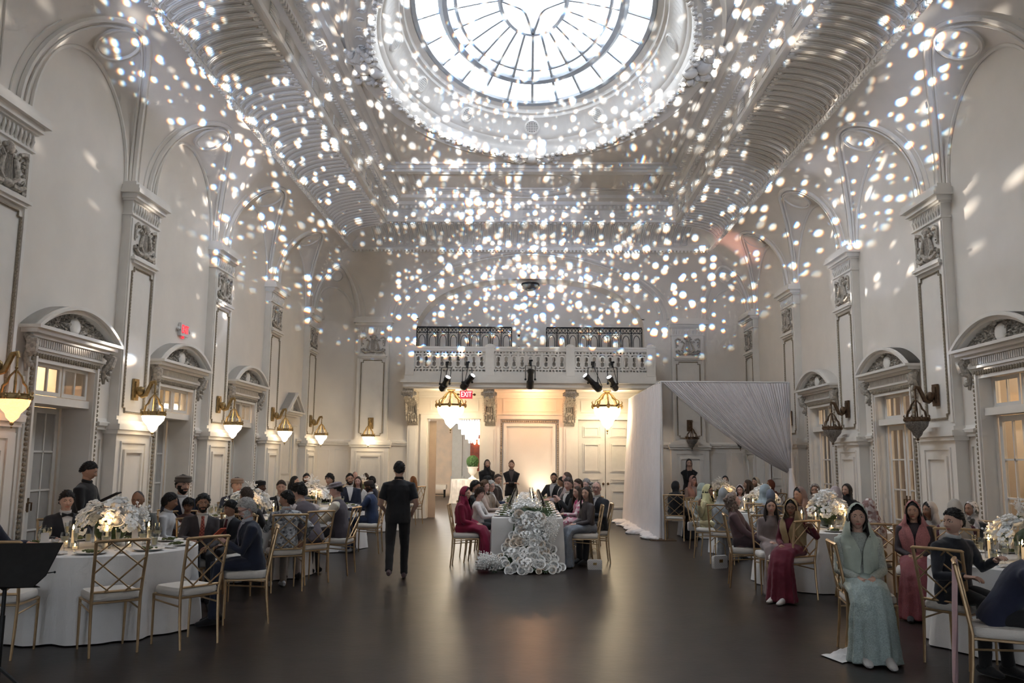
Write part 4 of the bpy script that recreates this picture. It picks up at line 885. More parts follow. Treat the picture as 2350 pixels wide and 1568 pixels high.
# ------------------------------------------------------------------ gold lattice-back chair (faces +y)
def chair_parts():
    P = []; tw, bw = .205, .195
    def part(nm, b, mt, sm=True): P.append((nm, b.mesh(nm, sm), mt))
    def post(s, t): z = .46+t*.48; return np.array([s*(bw+.015*t), -.20-.075*t-.01*t*t, z])
    for s in (-1, 1):
        b = MB(); b.tube([(s*.185, .20, 0), (s*.19, .20, .44)], [.010, .013], 7); part('leg', b, CHGOLD)
        b = MB(); b.tube([(s*.19, -.235, 0), (s*.193, -.21, .25), post(s, 0), post(s, .5), post(s, 1)], [.011, .013, .014, .014, .014], 7); part('leg', b, CHGOLD)
        b = MB(); b.tube([(s*.19, .20, .435), (s*.193, -.20, .435)], .011, 6); b.tube([(s*.19, .19, .39), (s*.193, -.20, .36)], .008, 5); part('seat_rail', b, CHGOLD)
    for y in (.20, -.20): b = MB(); b.tube([(-.19, y, .435), (.19, y, .435)], .011, 6); part('seat_rail', b, CHGOLD)
    b = MB(); a, c = post(-1, 1), post(1, 1); b.tube([a+[-.012, 0, .0], a+[0, 0, .008], (0, a[1]-.012, a[2]+.012), c+[0, 0, .008], c+[.012, 0, 0]], .014, 8); part('top_rail', b, CHGOLD)
    b = MB(); a, c = post(-1, .13), post(1, .13); b.tube([a, c], .011, 7); part('lower_rail', b, CHGOLD)
    def bk(x, t): l, r = post(-1, t), post(1, t); return l+(r-l)*x
    for x0, t0, x1, t1 in ((.0, .36, .34, .13), (.0, .72, .80, .13), (.28, .99, 1, .50), (.70, .99, 1, .80)): b = MB(); b.tube([bk(x0, t0), bk(x1, t1)], .0075, 5); part('lattice_bar', b, CHGOLD)
    for x0, t0, x1, t1 in ((1., .36, .66, .13), (1., .72, .24, .13), (.66, .99, 0, .46), (.30, .99, 0, .78)): b = MB(); b.tube([bk(x0, t0)+[0, -.006, 0], bk(x1, t1)+[0, -.006, 0]], .0075, 5); part('lattice_bar', b, CHGOLD)
    b = MB(); prof = [(.0, .447), (.95, .447), (1.0, .46), (1.0, .495), (.94, .515), (.6, .526), (.0, .53)]
    b.rings([[((.205*r if r else .001)*np.sign(cos(q))*abs(cos(q))**.35, (.215*r if r else .001)*np.sign(sin(q))*abs(sin(q))**.35, z) for q in [2*pi*(k+.5)/24 for k in range(24)]] for r, z in prof]); part('cushion', b, CUSH)
    return P
CHP = chair_parts()
def chair(x, y, rz, label, group='gold lattice-back chairs'):
    e = thing('chair', label, 'chair', (x, y, 0), rz, group)
    for nm, me, mt in CHP: link(nm, me, mt, e)
    return e
def face(x, y, tx, ty): return atan2(-(tx-x), ty-y)
# ------------------------------------------------------------------ tables
TB = {'L1': (-4.28, 8.58, .93, 'the nearest left round table'), 'L2': (-4.05, 12.45, .92, 'the second left round table'), 'L3': (-4.0, 16.0, .92, 'the third left round table'), 'L4': (-3.9, 20.3, .92, 'the farthest left round table'),
      'R1': (4.75, 8.1, .93, 'the nearest right round table'), 'R2': (4.15, 11.95, .92, 'the second right round table'), 'R3': (4.35, 15.9, .92, 'the third right round table'), 'R4': (4.4, 19.4, .92, 'the farthest right round table')}
def tcloth(r, seed):
    b = MB(); n = 128; rows = []; rg = random.Random(seed); ph = [rg.uniform(0, 6) for _ in range(4)]
    for t, z, f in ((.0, .765, 0), (.9, .765, 0), (.985, .764, 0), (1.0, .755, 0), (1.004, .72, .1), (1.01, .55, .35), (1.03, .35, .7), (1.05, .12, 1), (1.06, .012, 1.1)):
        row = []
        for k in range(n):
            q = 2*pi*k/n; w = sin(13*q+ph[0])+.7*sin(21*q+ph[1])+.5*sin(7*q+ph[2]); rr_ = r*t*(1+.030*f*w) if t else .001; row.append((rr_*cos(q), rr_*sin(q), z))
        rows.append(row)
    b.rings(rows); return b.mesh('tablecloth')
tt = MB(); tt.lathe([(.001, .70), (.90, .70), (.90, .74), (.001, .74)], 40); TTm = tt.mesh('tabletop')
tg = MB(); tg.tube([(0, 0, 0), (0, 0, .7)], .05, 10); tg.box((0, 0, .02), (.6, .08, .04)); tg.box((0, 0, .02), (.08, .6, .04)); TGm = tg.mesh('pedestal')
TC = [tcloth(.93, k) for k in range(3)]
for i, (k, (x, y, r, nm)) in enumerate(TB.items()):
    e = thing('round_table', 'round folding table under white linen, ' + nm, 'table', (x, y, 0), 0, 'round tables')
    link('tabletop', TTm, BRONZE, e); link('pedestal', TGm, BLACKM, e)
    tag(link('tablecloth', TC[i % 3], LINEN, None, (x, y, 0), i*.9), 'white floor-length cloth on ' + nm, 'tablecloth', 'white round tablecloths')
# long table
LX0, LX1, LY0, LY1 = -.54, .56, 13.32, 20.9
e = thing('long_table', 'long banquet table running down the middle of the hall', 'table', (0, 0, 0))
q = MB(); q.span((LX0+.03, LY0+.03, .70), (LX1-.03, LY1-.03, .74)); build('tabletop', q, BRONZE, e, smooth=False)
for y in (LY0+.3, 16, 18.5, LY1-.3):
    for x in (LX0+.12, LX1-.12): q = MB(); q.tube([(x, y, 0), (x, y, .7)], .025, 7); build('leg', q, BLACKM, e)
b = MB(); N = 220; base = []
def per(t):      # perimeter point of the table top
    w, l = LX1-LX0, LY1-LY0; P = 2*(w+l); d = (t % 1)*P
    if d < w: return (LX0+d, LY0), (0, -1)
    d -= w
    if d < l: return (LX1, LY0+d), (1, 0)
    d -= l
    if d < w: return (LX1-d, LY1), (0, 1)
    d -= w; return (LX0, LY1-d), (-1, 0)
rows = []
for z, out, f in ((.765, 0, 0), (.755, .006, 0), (.6, .012, .3), (.35, .03, .7), (.1, .045, 1), (.012, .05, 1.1)):
    row = []
    for k in range(N):
        (px, py), (nx, ny) = per(k/N); o = out+.016*f*(sin(k*.9)+.6*sin(k*.37)); row.append((px+nx*o, py+ny*o, z))
    rows.append(row)
b.rings(rows, cap0=True); tag(build('tablecloth', b, LINEN, ang=60), 'white cloth hanging to the floor around the long middle table', 'tablecloth')
# ------------------------------------------------------------------ table settings
PLATE = mat('china_white', (.82, .80, .77), .25, var=.02); FOOD = mat('green_salad', (.14, .17, .06), .7, var=.6, scale=60); NAPK = cloth('napkin_white', (.85, .83, .80))
AMBER = mat('pale_drink', (.80, .68, .42), .15); CANDW = mat('candle_wax', (.92, .82, .66), .5, emit=(1, .6, .25, .35)); FLAME = mat('candle_flame', (1, .8, .4), .5, emit=(1, .62, .22, 30)); MENU = mat('menu_card', (.85, .78, .72), .7)
pb_ = MB(); pb_.lathe([(.001, .006), (.08, .006), (.12, .016), (.145, .022), (.145, .018), (.11, .008), (.07, .0), (.001, 0)], 26); PLm = pb_.mesh('plate_rim')
fd = MB(); gg = random.Random(8)
for k in range(26): a = gg.uniform(0, 6.3); r = gg.uniform(0, .075); fd.ball((r*cos(a), r*sin(a), .016+gg.uniform(0, .02)), (gg.uniform(.012, .026), gg.uniform(.012, .026), .009), 5, 3)
FDm = fd.mesh('salad')
nk = MB(); gr = []
for i in range(9): gr.append([((i/8-.5)*.20, (j/8-.5)*.14+.01*sin(i*1.3), .012+.014*abs(sin(i*.9+j*.7))+.02*(1-abs(j-4)/4)) for j in range(9)])
nk.rings(gr, closed=False); nk.rings([[(p[0], p[1], .001) for p in r] for r in gr], closed=False); NKm = nk.mesh('napkin')
def glassm(prof, n=12): b = MB(); b.lathe(prof, n, caps=False); return b.mesh('glass_body')
GOB = glassm([(.032, 0), (.033, .003), (.006, .008), (.005, .07), (.02, .085), (.036, .11), (.040, .14), (.035, .18), (.034, .18), (.039, .14), (.034, .11), (.004, .088)])
FLU = glassm([(.028, 0), (.028, .003), (.005, .008), (.004, .08), (.014, .10), (.022, .15), (.024, .21), (.023, .21), (.021, .15), (.003, .1)])
TUM = glassm([(.028, 0), (.030, .004), (.034, .12), (.033, .12), (.028, .006), (.001, .005)])
def drink(r0, r1, z0, z1): b = MB(); b.lathe([(r0*.8, z0), (r1, z1), (.001, z1)], 12); return b.mesh('drink')
DGO, DFL, DTU = drink(.03, .038, .10, .14), drink(.012, .02, .10, .17), drink(.026, .030, .01, .08)
CYLm = glassm([(.04, 0), (.041, .003), (.041, .26), (.039, .26), (.038, .005), (.001, .004)], 14)
cd = MB(); cd.lathe([(.014, .004), (.013, .17), (.001, .172)], 10); CDm = cd.mesh('candle_stick'); fm = MB(); fm.lathe([(.002, .175), (.010, .188), (.007, .205), (.001, .225)], 8); FLm = fm.mesh('flame')
VOT = glassm([(.028, 0), (.034, .004), (.036, .065), (.034, .065), (.030, .008), (.001, .006)]); vt = MB(); vt.lathe([(.024, .008), (.024, .03), (.001, .031)], 10); VTm = vt.mesh('candle_stick'); vf = MB(); vf.lathe([(.001, .032), (.008, .042), (.001, .062)], 7); VFm = vf.mesh('flame')
mc = MB(); mc.span((-.035, -.002, 0), (.035, .002, .17)); MCm = mc.mesh('menu', False)
LN = .766
def plate(x, y, where): e = thing('dinner_plate', 'white dinner plate with green salad on ' + where, 'plate', (x, y, LN), 0, 'dinner plates, ' + where); link('rim', PLm, PLATE, e); link('salad', FDm, FOOD, e, (0, 0, 0), random.uniform(0, 6))
def napkin(x, y, rz, where): tag(link('napkin', NKm, NAPK, None, (x, y, LN), rz, .66), 'crumpled white napkin on ' + where, 'napkin', 'napkins, ' + where)
def glass(kind, x, y, where):
    g_, d_, l_ = {'g': (GOB, DGO, 'stemmed goblet'), 'f': (FLU, DFL, 'champagne flute'), 't': (TUM, DTU, 'small tumbler')}[kind]
    e = thing('drinking_glass', l_ + ' with pale drink on ' + where, 'glass', (x, y, LN), 0, l_ + 's, ' + where); link('glass_body', g_, GLASS, e); link('drink', d_, AMBER, e)
def candle(x, y, where, en=1.2, lamp=True):
    e = thing('candle', 'lit taper candle in a clear glass cylinder on ' + where, 'candle', (x, y, LN), 0, 'taper candles, ' + where); link('cylinder', CYLm, GLASS, e); link('flame', FLm, FLAME, link('candle_stick', CDm, CANDW, e))
    if lamp: light('candle_light', 'POINT', (x, y, LN+.30), en, (1, .58, .24), shadow_soft_size=.03)
def votive(x, y, where): e = thing('votive', 'small lit votive candle in a glass cup on ' + where, 'candle', (x, y, LN), 0, 'votives, ' + where); link('cup', VOT, GLASS, e); link('flame', VFm, FLAME, link('candle_stick', VTm, CANDW, e))
def menu(x, y, rz, where): tag(link('menu_card', MCm, MENU, None, (x, y, LN), rz), 'upright blush menu card on ' + where, 'menu card', 'menu cards, ' + where)
# ---- flowers
PETW = mat('petal_white', (.97, .96, .93), .6, var=.10, scale=30, sheen=.2); PETC = mat('petal_cream', (.86, .74, .62), .6, var=.12, scale=30); LEAFG = mat('leaf_green', (.045, .085, .03), .6, var=.5, scale=30)
def rose(seed, lay=5):
    b = MB(); rg = random.Random(seed)
    for L_ in range(lay):
        t = L_/(lay-1); r = .014+.036*t; h = .056-.016*t; n = 3+L_; top_ = .62+.66*t
        for k in range(n):
            a0 = 2*pi*(k+.4*L_+rg.uniform(-.08, .08))/n; w = pi/n*1.3; rows = []
            for f, z in ((.35, 0), (.92, .40), (1.0, .78), (top_, 1.0-.06*t)):
                rows.append([((r*f)*cos(a0+w*u), (r*f)*sin(a0+w*u), h*z*(1-.08*u*u)) for u in (-1, -.33, .33, 1)])
            b.rings(rows, closed=False)
    b.ball((0, 0, .030), (.013, .013, .024), 6, 4); return b.mesh('rose')
ROSES = [rose(k) for k in range(3)]
hy = MB(); gg = random.Random(6)
for k in range(34):
    z = gg.uniform(-.5, 1); a = gg.uniform(0, 6.3); r = sqrt(max(0, 1-z*z)); c = Vector((r*cos(a), r*sin(a), z))*.055
    for j in range(4): d = Vector((cos(a+j*1.57), sin(a+j*1.57), .3))*.009; hy.ball(c+d+Vector((0, 0, .03)), (.010, .010, .005), 5, 3)
HYm = hy.mesh('hydrangea')
bb = MB()
for k in range(22): a = gg.uniform(0, 6.3); r = gg.uniform(.01, .08); z = gg.uniform(.03, .13); bb.ball((r*cos(a), r*sin(a), z), gg.uniform(.007, .011), 5, 3); bb.tube([(0, 0, 0), (r*cos(a)*.6, r*sin(a)*.6, z*.8), (r*cos(a), r*sin(a), z)], .0018, 3)
BBm = bb.mesh('gypsophila')
lv = MB()
for k in range(7): a = k*.9; r = .07; lv.face_add([(0, 0, 0), (r*.5*cos(a-.35), r*.5*sin(a-.35), .02), (r*cos(a), r*sin(a), .005+.02*(k % 2)), (r*.5*cos(a+.35), r*.5*sin(a+.35), .02)], [(0, 1, 2, 3)])
LVm = lv.mesh('leaf_sprig')
def bloom(parent, p, nrm, kind=None, sc=1.):
    k = kind or random.choices(['rose', 'hyd', 'cream', 'bb'], [.55, .25, .1, .1])[0]
    nm, me, mt = {'rose': ('rose', random.choice(ROSES), PETW), 'cream': ('rose', random.choice(ROSES), PETC), 'hyd': ('hydrangea', HYm, PETW), 'bb': ('gypsophila', BBm, PETW), 'leaf': ('leaf_sprig', LVm, LEAFG)}[k]
    rot = Vector(nrm).to_track_quat('Z', 'Y').to_euler(); link(nm, me, mt, parent, p, tuple(rot), sc*random.uniform(.8, 1.25))
# cascade and runner of the long table
e = thing('flower_runner', 'white rose runner along the long table cascading down its front to the floor', 'flowers', (0, LY0, 0))
rg = random.Random(12)
def core(b, pts, rad): b.tube(pts, rad, 12)
b = MB(); b.tube([(0.02, -.42, .03), (0.02, -.30, .16), (0, -.14, .42), (0, -.05, .68), (0, .12, .84), (.01, .9, .84), (0, 3., .80)], [(.05, .44), (.10, .40), (.09, .24), (.08, .20), (.07, .22), (.06, .18), (.04, .11)], 14, up=(0, 0, 1)); build('foliage_bed', b, LEAFG, e)
placed = 0
for k in range(345):
    if k < 245:      # cascade, thick at the foot
        z = .03+.80*rg.random()**1.25; hw = .56-.36*min(1, z/.60)+(.06 if z > .7 else 0); x = rg.uniform(-1, 1)*hw; y = -.05-.55*(1-z/.85)**1.4*sqrt(max(0, 1-(x/hw)**2*.75))-.08
        nrm = (x*.6, -1, .35+.4*rg.random()); kd = rg.choices(['rose', 'hyd', 'cream', 'leaf'], [.70, .08, .13, .09])[0]; bloom(e, (x+.03, y, z), nrm, kd, rg.uniform(.75, 1.05))
    else:
        y = rg.random()**1.35*6.2; hw = .24 if y < 1.2 else .16; x = rg.uniform(-1, 1)*hw; z = .80+.13*(1-(x/hw)**2)*(1 if y < 1.5 else .7); bloom(e, (x, y, z), (x*2, -.35, 1), rg.choices(['rose', 'hyd', 'cream', 'bb', 'leaf'], [.45, .22, .04, .2, .09])[0], rg.uniform(.8, 1.1))
for k in range(26): bloom(e, (rg.uniform(-.68, -.38), rg.uniform(-.62, -.35), rg.uniform(.02, .14)), (-.4, -.6, 1), 'bb', 1.1)
for k in range(14): bloom(e, (rg.uniform(.15, .42), rg.uniform(-.35, -.12), rg.uniform(.45, .8)), (.4, -1, .4), 'bb', 1.2)
for k in range(14): bloom(e, (rg.uniform(.18, .34), rg.uniform(-.12, .2), rg.uniform(.68, .86)), (.5, -.6, .6), 'leaf', 1.2)
def centerpiece(x, y, where, n=46, h=.26, sp=.30, seed=0):
    e = thing('flower_centerpiece', 'low white flower centerpiece on ' + where, 'flowers', (x, y, LN), 0, 'white flower centerpieces'); rg = random.Random(seed)
    b = MB(); b.lathe([(.10, 0), (.12, .02), (.13, .12), (.12, .12), (.11, .02), (.001, .01)], 16); build('vase', b, GLASS, e)
    b = MB(); b.ball((0, 0, .16), (sp*.55, sp*.55, h*.45), 12, 7); build('foliage_bed', b, LEAFG, e)
    for k in range(n):
        a = rg.uniform(0, 6.3); u = rg.uniform(.0, 1); r = sp*sqrt(u); z = .10+h*(1-u*.8)*rg.uniform(.75, 1.1)+.02; bloom(e, (r*cos(a), r*sin(a), z), (cos(a)*u, sin(a)*u, 1-.5*u), rg.choices(['rose', 'hyd', 'bb', 'leaf'], [.36, .36, .18, .10])[0], rg.uniform(.9, 1.3))
for i, (k, (x, y, r, nm)) in enumerate(TB.items()):
    near = k in ('L1', 'R1', 'R2', 'L2'); cxy = {'L1': (x+.06, y+.08), 'R1': (x-.08, y-.05)}.get(k, (x, y))
    centerpiece(cxy[0], cxy[1], nm, 50 if near else 34, .34 if k in ('L1', 'R1', 'R2') else .28, .28 if k in ('L1', 'R1') else .25, i)
    for a in (-2.3, -1.2, .6, 2.4): candle(cxy[0]+.36*cos(a), cxy[1]+.36*sin(a), nm, .9, a in (-1.2, 2.4))
    for a in (-1.75, -.3, 3.05): votive(x+.36*cos(a), y+.36*sin(a), nm)
    ns = 9
    for s in range(ns):
        a = 2*pi*s/ns+.2+i*.3; px, py = x+.74*cos(a), y+.74*sin(a); plate(px, py, nm)
        if s % 2 == 0 or near: napkin(x+.76*cos(a+.35), y+.76*sin(a+.35), a+.35, nm)
        glass('g', x+.53*cos(a+.18), y+.53*sin(a+.18), nm)
        if near: glass('f', x+.53*cos(a+.38), y+.53*sin(a+.38), nm)
        if near and s % 3 == 0: glass('t', x+.52*cos(a-.04), y+.52*sin(a-.04), nm)
        if s % 4 == 1: menu(x+.62*cos(a+.52)*.93, y+.62*sin(a+.52)*.93, a, nm)
nm = 'the long middle table'
for k in range(12):
    y = LY0+.28+k*.62
    for s in (-1, 1):
        plate(s*.395+.01, y, nm); napkin(s*.40+.01, y+.31, 0, nm); glass('g', s*.275, y+.21, nm); glass('f', s*.275, y+.41, nm)
    if k % 2 and k > 2:
        for s in (-1, 1): votive(s*.205, y+.1, nm)
    if k in (2, 4, 6, 8, 10): candle(.1*(-1)**k, y+.05, nm, .6, k in (4, 8))

# ------------------------------------------------------------------ people
AZ = np.array([pi*np.sign(s)*abs(s)**1.45 for s in np.linspace(-1, 1, 45)[:-1]])
PH = np.radians(np.concatenate([np.linspace(-88, -52, 5), np.linspace(-47, 24, 24), np.linspace(30, 88, 9)]))
def head_grid(fem=False, k=1.):
    a, ph = np.meshgrid(AZ, PH); dx, dy, dz = np.cos(ph)*np.sin(a), np.cos(ph)*np.cos(a), np.sin(ph)
    x, y, z = .074*dx, .095*dy, .118*dz; front = np.clip(dy*2.2, 0, 1)
    t = np.clip((-.012-z)/.106, 0, 1); x = x*(1-(.46 if fem else .34)*t**1.5); y = np.where(y > 0, y*(1-.04*t), y*(1-.72*t)); y = np.where((y < 0) & (z > -.02), y*1.08, y)
    y = np.where(y > 0, np.minimum(y, .0885+.0*z), y); ax = np.abs(x); G = lambda v, c, s: np.exp(-((v-c)/s)**2)
    nose = np.interp(z, [-.044, -.037, -.027, .0, .022, .03], [0, .012, .026, .013, .004, 0])
    w = np.where(z < -.018, .0155, .0105); y = y+front*(nose*np.exp(-(x/w)**2)-.0085*G(ax, .031, .015)*G(z, .011, .010)+.0035*G(z, .032, .008)*(ax < .05)+.006*G(x, 0, .021)*G(z, -.057, .009)-.003*G(z, -.057, .0028)*G(x, 0, .022)+.005*G(x, 0, .02)*G(z, -.100, .014)+.003*G(ax, .042, .015)*G(z, -.02, .02)-.003*G(z, -.075, .008)*G(x, 0, .02))
    return np.stack([x, y, z], -1)*k, a
def grid_faces(nr, nc, keep=None):
    fs = []
    for i in range(nr-1):
        for j in range(nc):
            q = (i*nc+j, i*nc+(j+1) % nc, (i+1)*nc+(j+1) % nc, (i+1)*nc+j)
            if keep is None or all(keep[v] for v in q): fs.append(q)
    return fs
HG = {f: head_grid(f) for f in (False, True)}
FACES = grid_faces(len(PH), len(AZ))
def add_head(b, M, fem, beard):
    g, a = HG[fem]; v = g.reshape(-1, 3).copy(); aa = np.abs(a.reshape(-1)); ms = []
    if beard >= .5:
        reg = (v[:, 2] < -.066) & (aa < 1.75) & ~((np.abs(v[:, 2]+.057) < .009) & (np.abs(v[:, 0]) < .024)) & ~((v[:, 2] > -.042) & (np.abs(v[:, 0]) < .018)); v[reg] *= 1+.05*beard
    for f in FACES:
        c = v[list(f)].mean(0); m = 0
        if c[1] > .03:
            if abs(c[2]+.057) < .0085 and abs(c[0]) < .0235: m = 1
            elif abs(c[2]-.0335+2.2*(abs(c[0])-.027)**2/.03) < (.0036 if fem else .0044) and .012 < abs(c[0]) < .050: m = 2
        if beard >= .5 and m == 0 and c[1] > -.012 and (c[2] < -.070 or (abs(c[2]+.0455) < .0045 and abs(c[0]) < .030) or (abs(c[0]) > .027 and c[2] < -.045) or (abs(c[0]) > .052 and c[2] < .0)): m = 2
        ms.append(m)
    n = len(b.v); b.face_add([M @ Vector(p) for p in v], FACES, ms)
    nc = len(AZ); top = (len(PH)-1)*nc; b.face_add([M @ Vector(p) for p in v[top:top+nc]], [tuple(range(nc))], 0); b.face_add([M @ Vector(p) for p in v[:nc]], [tuple(range(nc-1, -1, -1))], 0)
    for s in (-1, 1):
        b.ball((s*.031, .0755, .0110), (.0130, .0105, .0066), 10, 6, 3, M); b.ball((s*.031, .0845, .0112), (.0064, .0024, .0060), 8, 5, 4, M); b.ball((s*.031, .0752, .0165), (.0150, .0118, .0058), 10, 6, 0, M); b.ball((s*.031, .0758, .0128), (.0140, .0118, .0016), 8, 4, 2, M)
        b.ball((s*.074, -.012, -.004), (.009, .019, .031), 8, 6, 0, M)
def shell(lines, fac, fem=False, rough=0., seed=0, hole=None):
    """hair or scarf shell: lines(a) lower limit of z; fac(a, z) scale"""
    g, a = HG[fem]; v = g.reshape(-1, 3); aa = a.reshape(-1); rg = np.random.default_rng(seed); lim = np.array([lines(x) for x in aa]); keep = v[:, 2] > lim-.012
    base = np.stack([.076*np.cos(np.repeat(PH, len(AZ)))*np.sin(aa), .097*np.cos(np.repeat(PH, len(AZ)))*np.cos(aa)*np.where(np.cos(aa) < 0, 1.08, .95), .119*np.sin(np.repeat(PH, len(AZ)))], -1)
    if hole is not None: keep &= ~hole(aa, v[:, 2])
    e = np.clip((v[:, 2]-lim)/.03, 0, 1); f = np.array([fac(x, z) for x, z in zip(aa, base[:, 2])]); sc_ = 1+(f-1)*e
    if rough: sc_ = sc_*(1+rough*(rg.random(len(v))-.5))
    p = base*sc_[:, None]; b = MB(); b.face_add(p, grid_faces(len(PH), len(AZ), keep)); top = (len(PH)-1)*len(AZ); b.face_add(p[top:], [tuple(range(len(AZ)))]); return b
def ln(fr, sd, bk):
    def L(a): c = cos(a); return sd+(fr-sd)*max(0, c)**.6+(bk-sd)*max(0, -c)**.7 if True else 0
    return L
HAIRM = {}
def hairm(c): return mat('hair_%02x%02x%02x' % tuple(int(x*255) for x in c), c, .55, var=.45, scale=90, bump=.5, bscale=150)
def tufts(b, L, n, ln_, seed, out=.35, back=.6, down=.0, fac=1.08):
    rg = random.Random(seed)
    for k in range(n):
        a = rg.uniform(-pi, pi); t = rg.uniform(-.6, 1); z = .119*t; q = sqrt(max(.02, 1-t*t)); p = Vector((.076*q*sin(a), .097*q*cos(a)*(1.06 if cos(a) < 0 else .95), z))*fac
        if p.z < L(a)+.004: continue
        o = p.normalized(); d_ = Vector((rg.uniform(-.5, .5), -back+rg.uniform(-.4, .4), -down+rg.uniform(-.3, .3)-.35*(1-t))); d_ = (d_-o*d_.dot(o)).normalized()+o*out; l_ = ln_*rg.uniform(.6, 1.2)
        b.tube([p-o*.006, p+d_*l_*.5+o*.003, p+d_*l_], [.0055, .0048, .0010], 4)
def hair_mesh(style, seed=0):
    if style == 'short': L = ln(.068, .018, -.050); b = shell(L, lambda a, z: 1.06+.05*max(0, z/.1), rough=.03, seed=seed); tufts(b, L, 420, .030, seed, .16, .5)
    elif style == 'crew': L = ln(.072, .020, -.045); b = shell(L, lambda a, z: 1.045+.03*max(0, z/.1), rough=.02, seed=seed); tufts(b, L, 300, .013, seed, .25, .3)
    elif style == 'fade': L = ln(.066, .022, -.04); b = shell(L, lambda a, z: 1.04+.06*max(0, z/.1), rough=.03, seed=seed); tufts(b, L, 420, .024, seed, .20, .5)
    elif style == 'full': L = ln(.066, -.002, -.075); b = shell(L, lambda a, z: 1.10+.07*max(0, z/.1), rough=.05, seed=seed); tufts(b, L, 520, .040, seed, .14, .6, .3, 1.11)
    elif style == 'bangs': L = ln(.040, -.02, -.07); b = shell(L, lambda a, z: 1.10, rough=.03, seed=seed); tufts(b, L, 420, .036, seed, .08, -.5, .6, 1.09)
    elif style == 'balding': b = shell(ln(.125, .005, -.06), lambda a, z: 1.035 if z < .055 else 1.0, rough=.02, seed=seed)
    elif style == 'under': b = shell(ln(.070, .0, -.08), lambda a, z: 1.06, rough=.01, seed=seed)
    else:
        L = ln(.072, -.02, -.09); b = shell(L, lambda a, z: (1.26 if style == 'curly' else 1.08), rough=.10 if style == 'curly' else .015, seed=seed)
        rg = random.Random(seed)
        if style == 'long':
            b.tube([(0, -.06, .02), (0, -.085, -.08), (0, -.09, -.2), (0, -.08, -.34)], [(.04, .085), (.045, .10), (.045, .11), (.02, .07)], 10, up=(0, -1, 0))
            for s in (-1, 1):
                for k in range(4): b.tube([(s*.060, .030-.016*k, .07-.008*k), (s*.080, .026-.016*k, .01), (s*(.084+.004*k), .030-.014*k, -.07), (s*(.092+.004*k), .05-.016*k, -.17), (s*.086, .066-.02*k, -.27-.02*k)], [.010, .013, .015, .016, .005], 6)
        if style == 'curly':
            for k in range(90): a = rg.uniform(.75, 5.5); z = rg.uniform(-.15, .09); r = .095+.03*rg.random(); b.ball((r*sin(a), -.01+r*cos(a)*(1.05 if cos(a) < .3 else .6), z), rg.uniform(.014, .026), 6, 4)
        if style == 'bun': b.ball((0, -.085, .10), .042, 10, 7); tufts(b, L, 80, .02, seed, .1, .8)
    return b
SKINS = {'l': (.58, .36, .27), 'm': (.44, .25, .17), 't': (.33, .18, .115), 'd': (.15, .075, .05), 'p': (.62, .38, .32)}
def skin(k): return mat('skin_' + k, SKINS[k], .5, var=.12, scale=12, spec=.35)
LIPM = {k: mat('lip_' + k, tuple(c*x for c, x in zip(SKINS[k], (.95, .55, .58))), .45) for k in SKINS}; EYEW = mat('eye_white', (.70, .67, .64), .25); IRIS = mat('iris_dark', (.03, .018, .012), .2)
def CM(c, kind='c'):
    nm = 'fabric_%s_%02x%02x%02x' % (kind, int(c[0]*255), int(c[1]*255), int(c[2]*255))
    if kind == 's': return mat(nm, c, .42, .25, var=.5, scale=160, kind='voronoi', bump=.6, bscale=220, col2=tuple(x*.68 for x in c))      # sequinned
    if kind == 'sat': return mat(nm, c, .28, .25, var=.15, scale=6, bump=.15, bscale=60)
    if kind == 'flo': return mat(nm, c, .85, scale=26, kind='voronoi', col2=(.75, .70, .68), bump=.2)
    if kind == 'print': return mat(nm, c, .85, scale=34, kind='voronoi', col2=(.06, .06, .07), bump=.2)
    if kind == 'check': return mat(nm, c, .8, scale=55, kind='checker', col2=tuple(x*.45 for x in c), bump=.2)
    return cloth(nm, c)
# hands: wrist at origin, fingers along +y, palm towards -z, thumb towards +x
def hand(b, M, curl, sx, sc_=1.):
    A = M @ Matrix.Scale(sc_, 4); fl_ = Matrix.Diagonal((sx, 1, 1, 1)); A = A @ fl_
    T = lambda pts: [A @ Vector(p) for p in pts]
    b.tube(T([(0, -.02, 0), (0, .02, 0), (0, .055, 0), (0, .088, 0)]), [(.022, .026), (.017, .034), (.014, .040), (.011, .036)], 8, up=A.to_3x3() @ Vector((0, 0, 1)))
    for i, (x, L_) in enumerate(((.028, .066), (.010, .074), (-.008, .070), (-.025, .054))):
        pts = [(x, .08, 0)]; ang = 0
        for f in (.45, .32, .23): ang += curl*(.8 if f == .45 else .65); p = pts[-1]; pts.append((p[0]+.002*(1.5-i)*f, p[1]+L_*f*cos(ang), p[2]-L_*f*sin(ang)))
        b.tube(T(pts), [.0092, .0088, .008, .0062], 6)
    b.tube(T([(.024, .015, -.004), (.045, .040, -.010), (.052, .064, -.016-.01*curl), (.048, .084, -.024-.016*curl)]), [.012, .0115, .010, .007], 6)
def look(d, up):
    y = Vector(d).normalized(); z = Vector(up)-y*Vector(up).dot(y); z = z.normalized() if z.length > 1e-4 else Vector((1, 0, 0)); x = y.cross(z); return Matrix((x, y, z)).transposed().to_4x4()
FOLDT = bpy.data.textures.new('cloth_folds', 'CLOUDS'); FOLDT.noise_scale = .09; FOLDT.noise_depth = 1
PENDING = []
def garment(name, b, mt, parent, vox=.014, fold=.012, sm=4):
    me = bpy.data.meshes.new(name); me.from_pydata(b.v, [], b.f); me.materials.append(mt) if not isinstance(mt, list) else [me.materials.append(x) for x in mt]
    o = link(name, me, None, parent); m = o.modifiers.new('r', 'REMESH'); m.mode = 'VOXEL'; m.voxel_size = vox; m.use_smooth_shade = True
    s = o.modifiers.new('s', 'SMOOTH'); s.factor = .5; s.iterations = sm
    if fold: d = o.modifiers.new('d', 'DISPLACE'); d.texture = FOLDT; d.strength = fold; d.mid_level = .5
    PENDING.append(o); return o
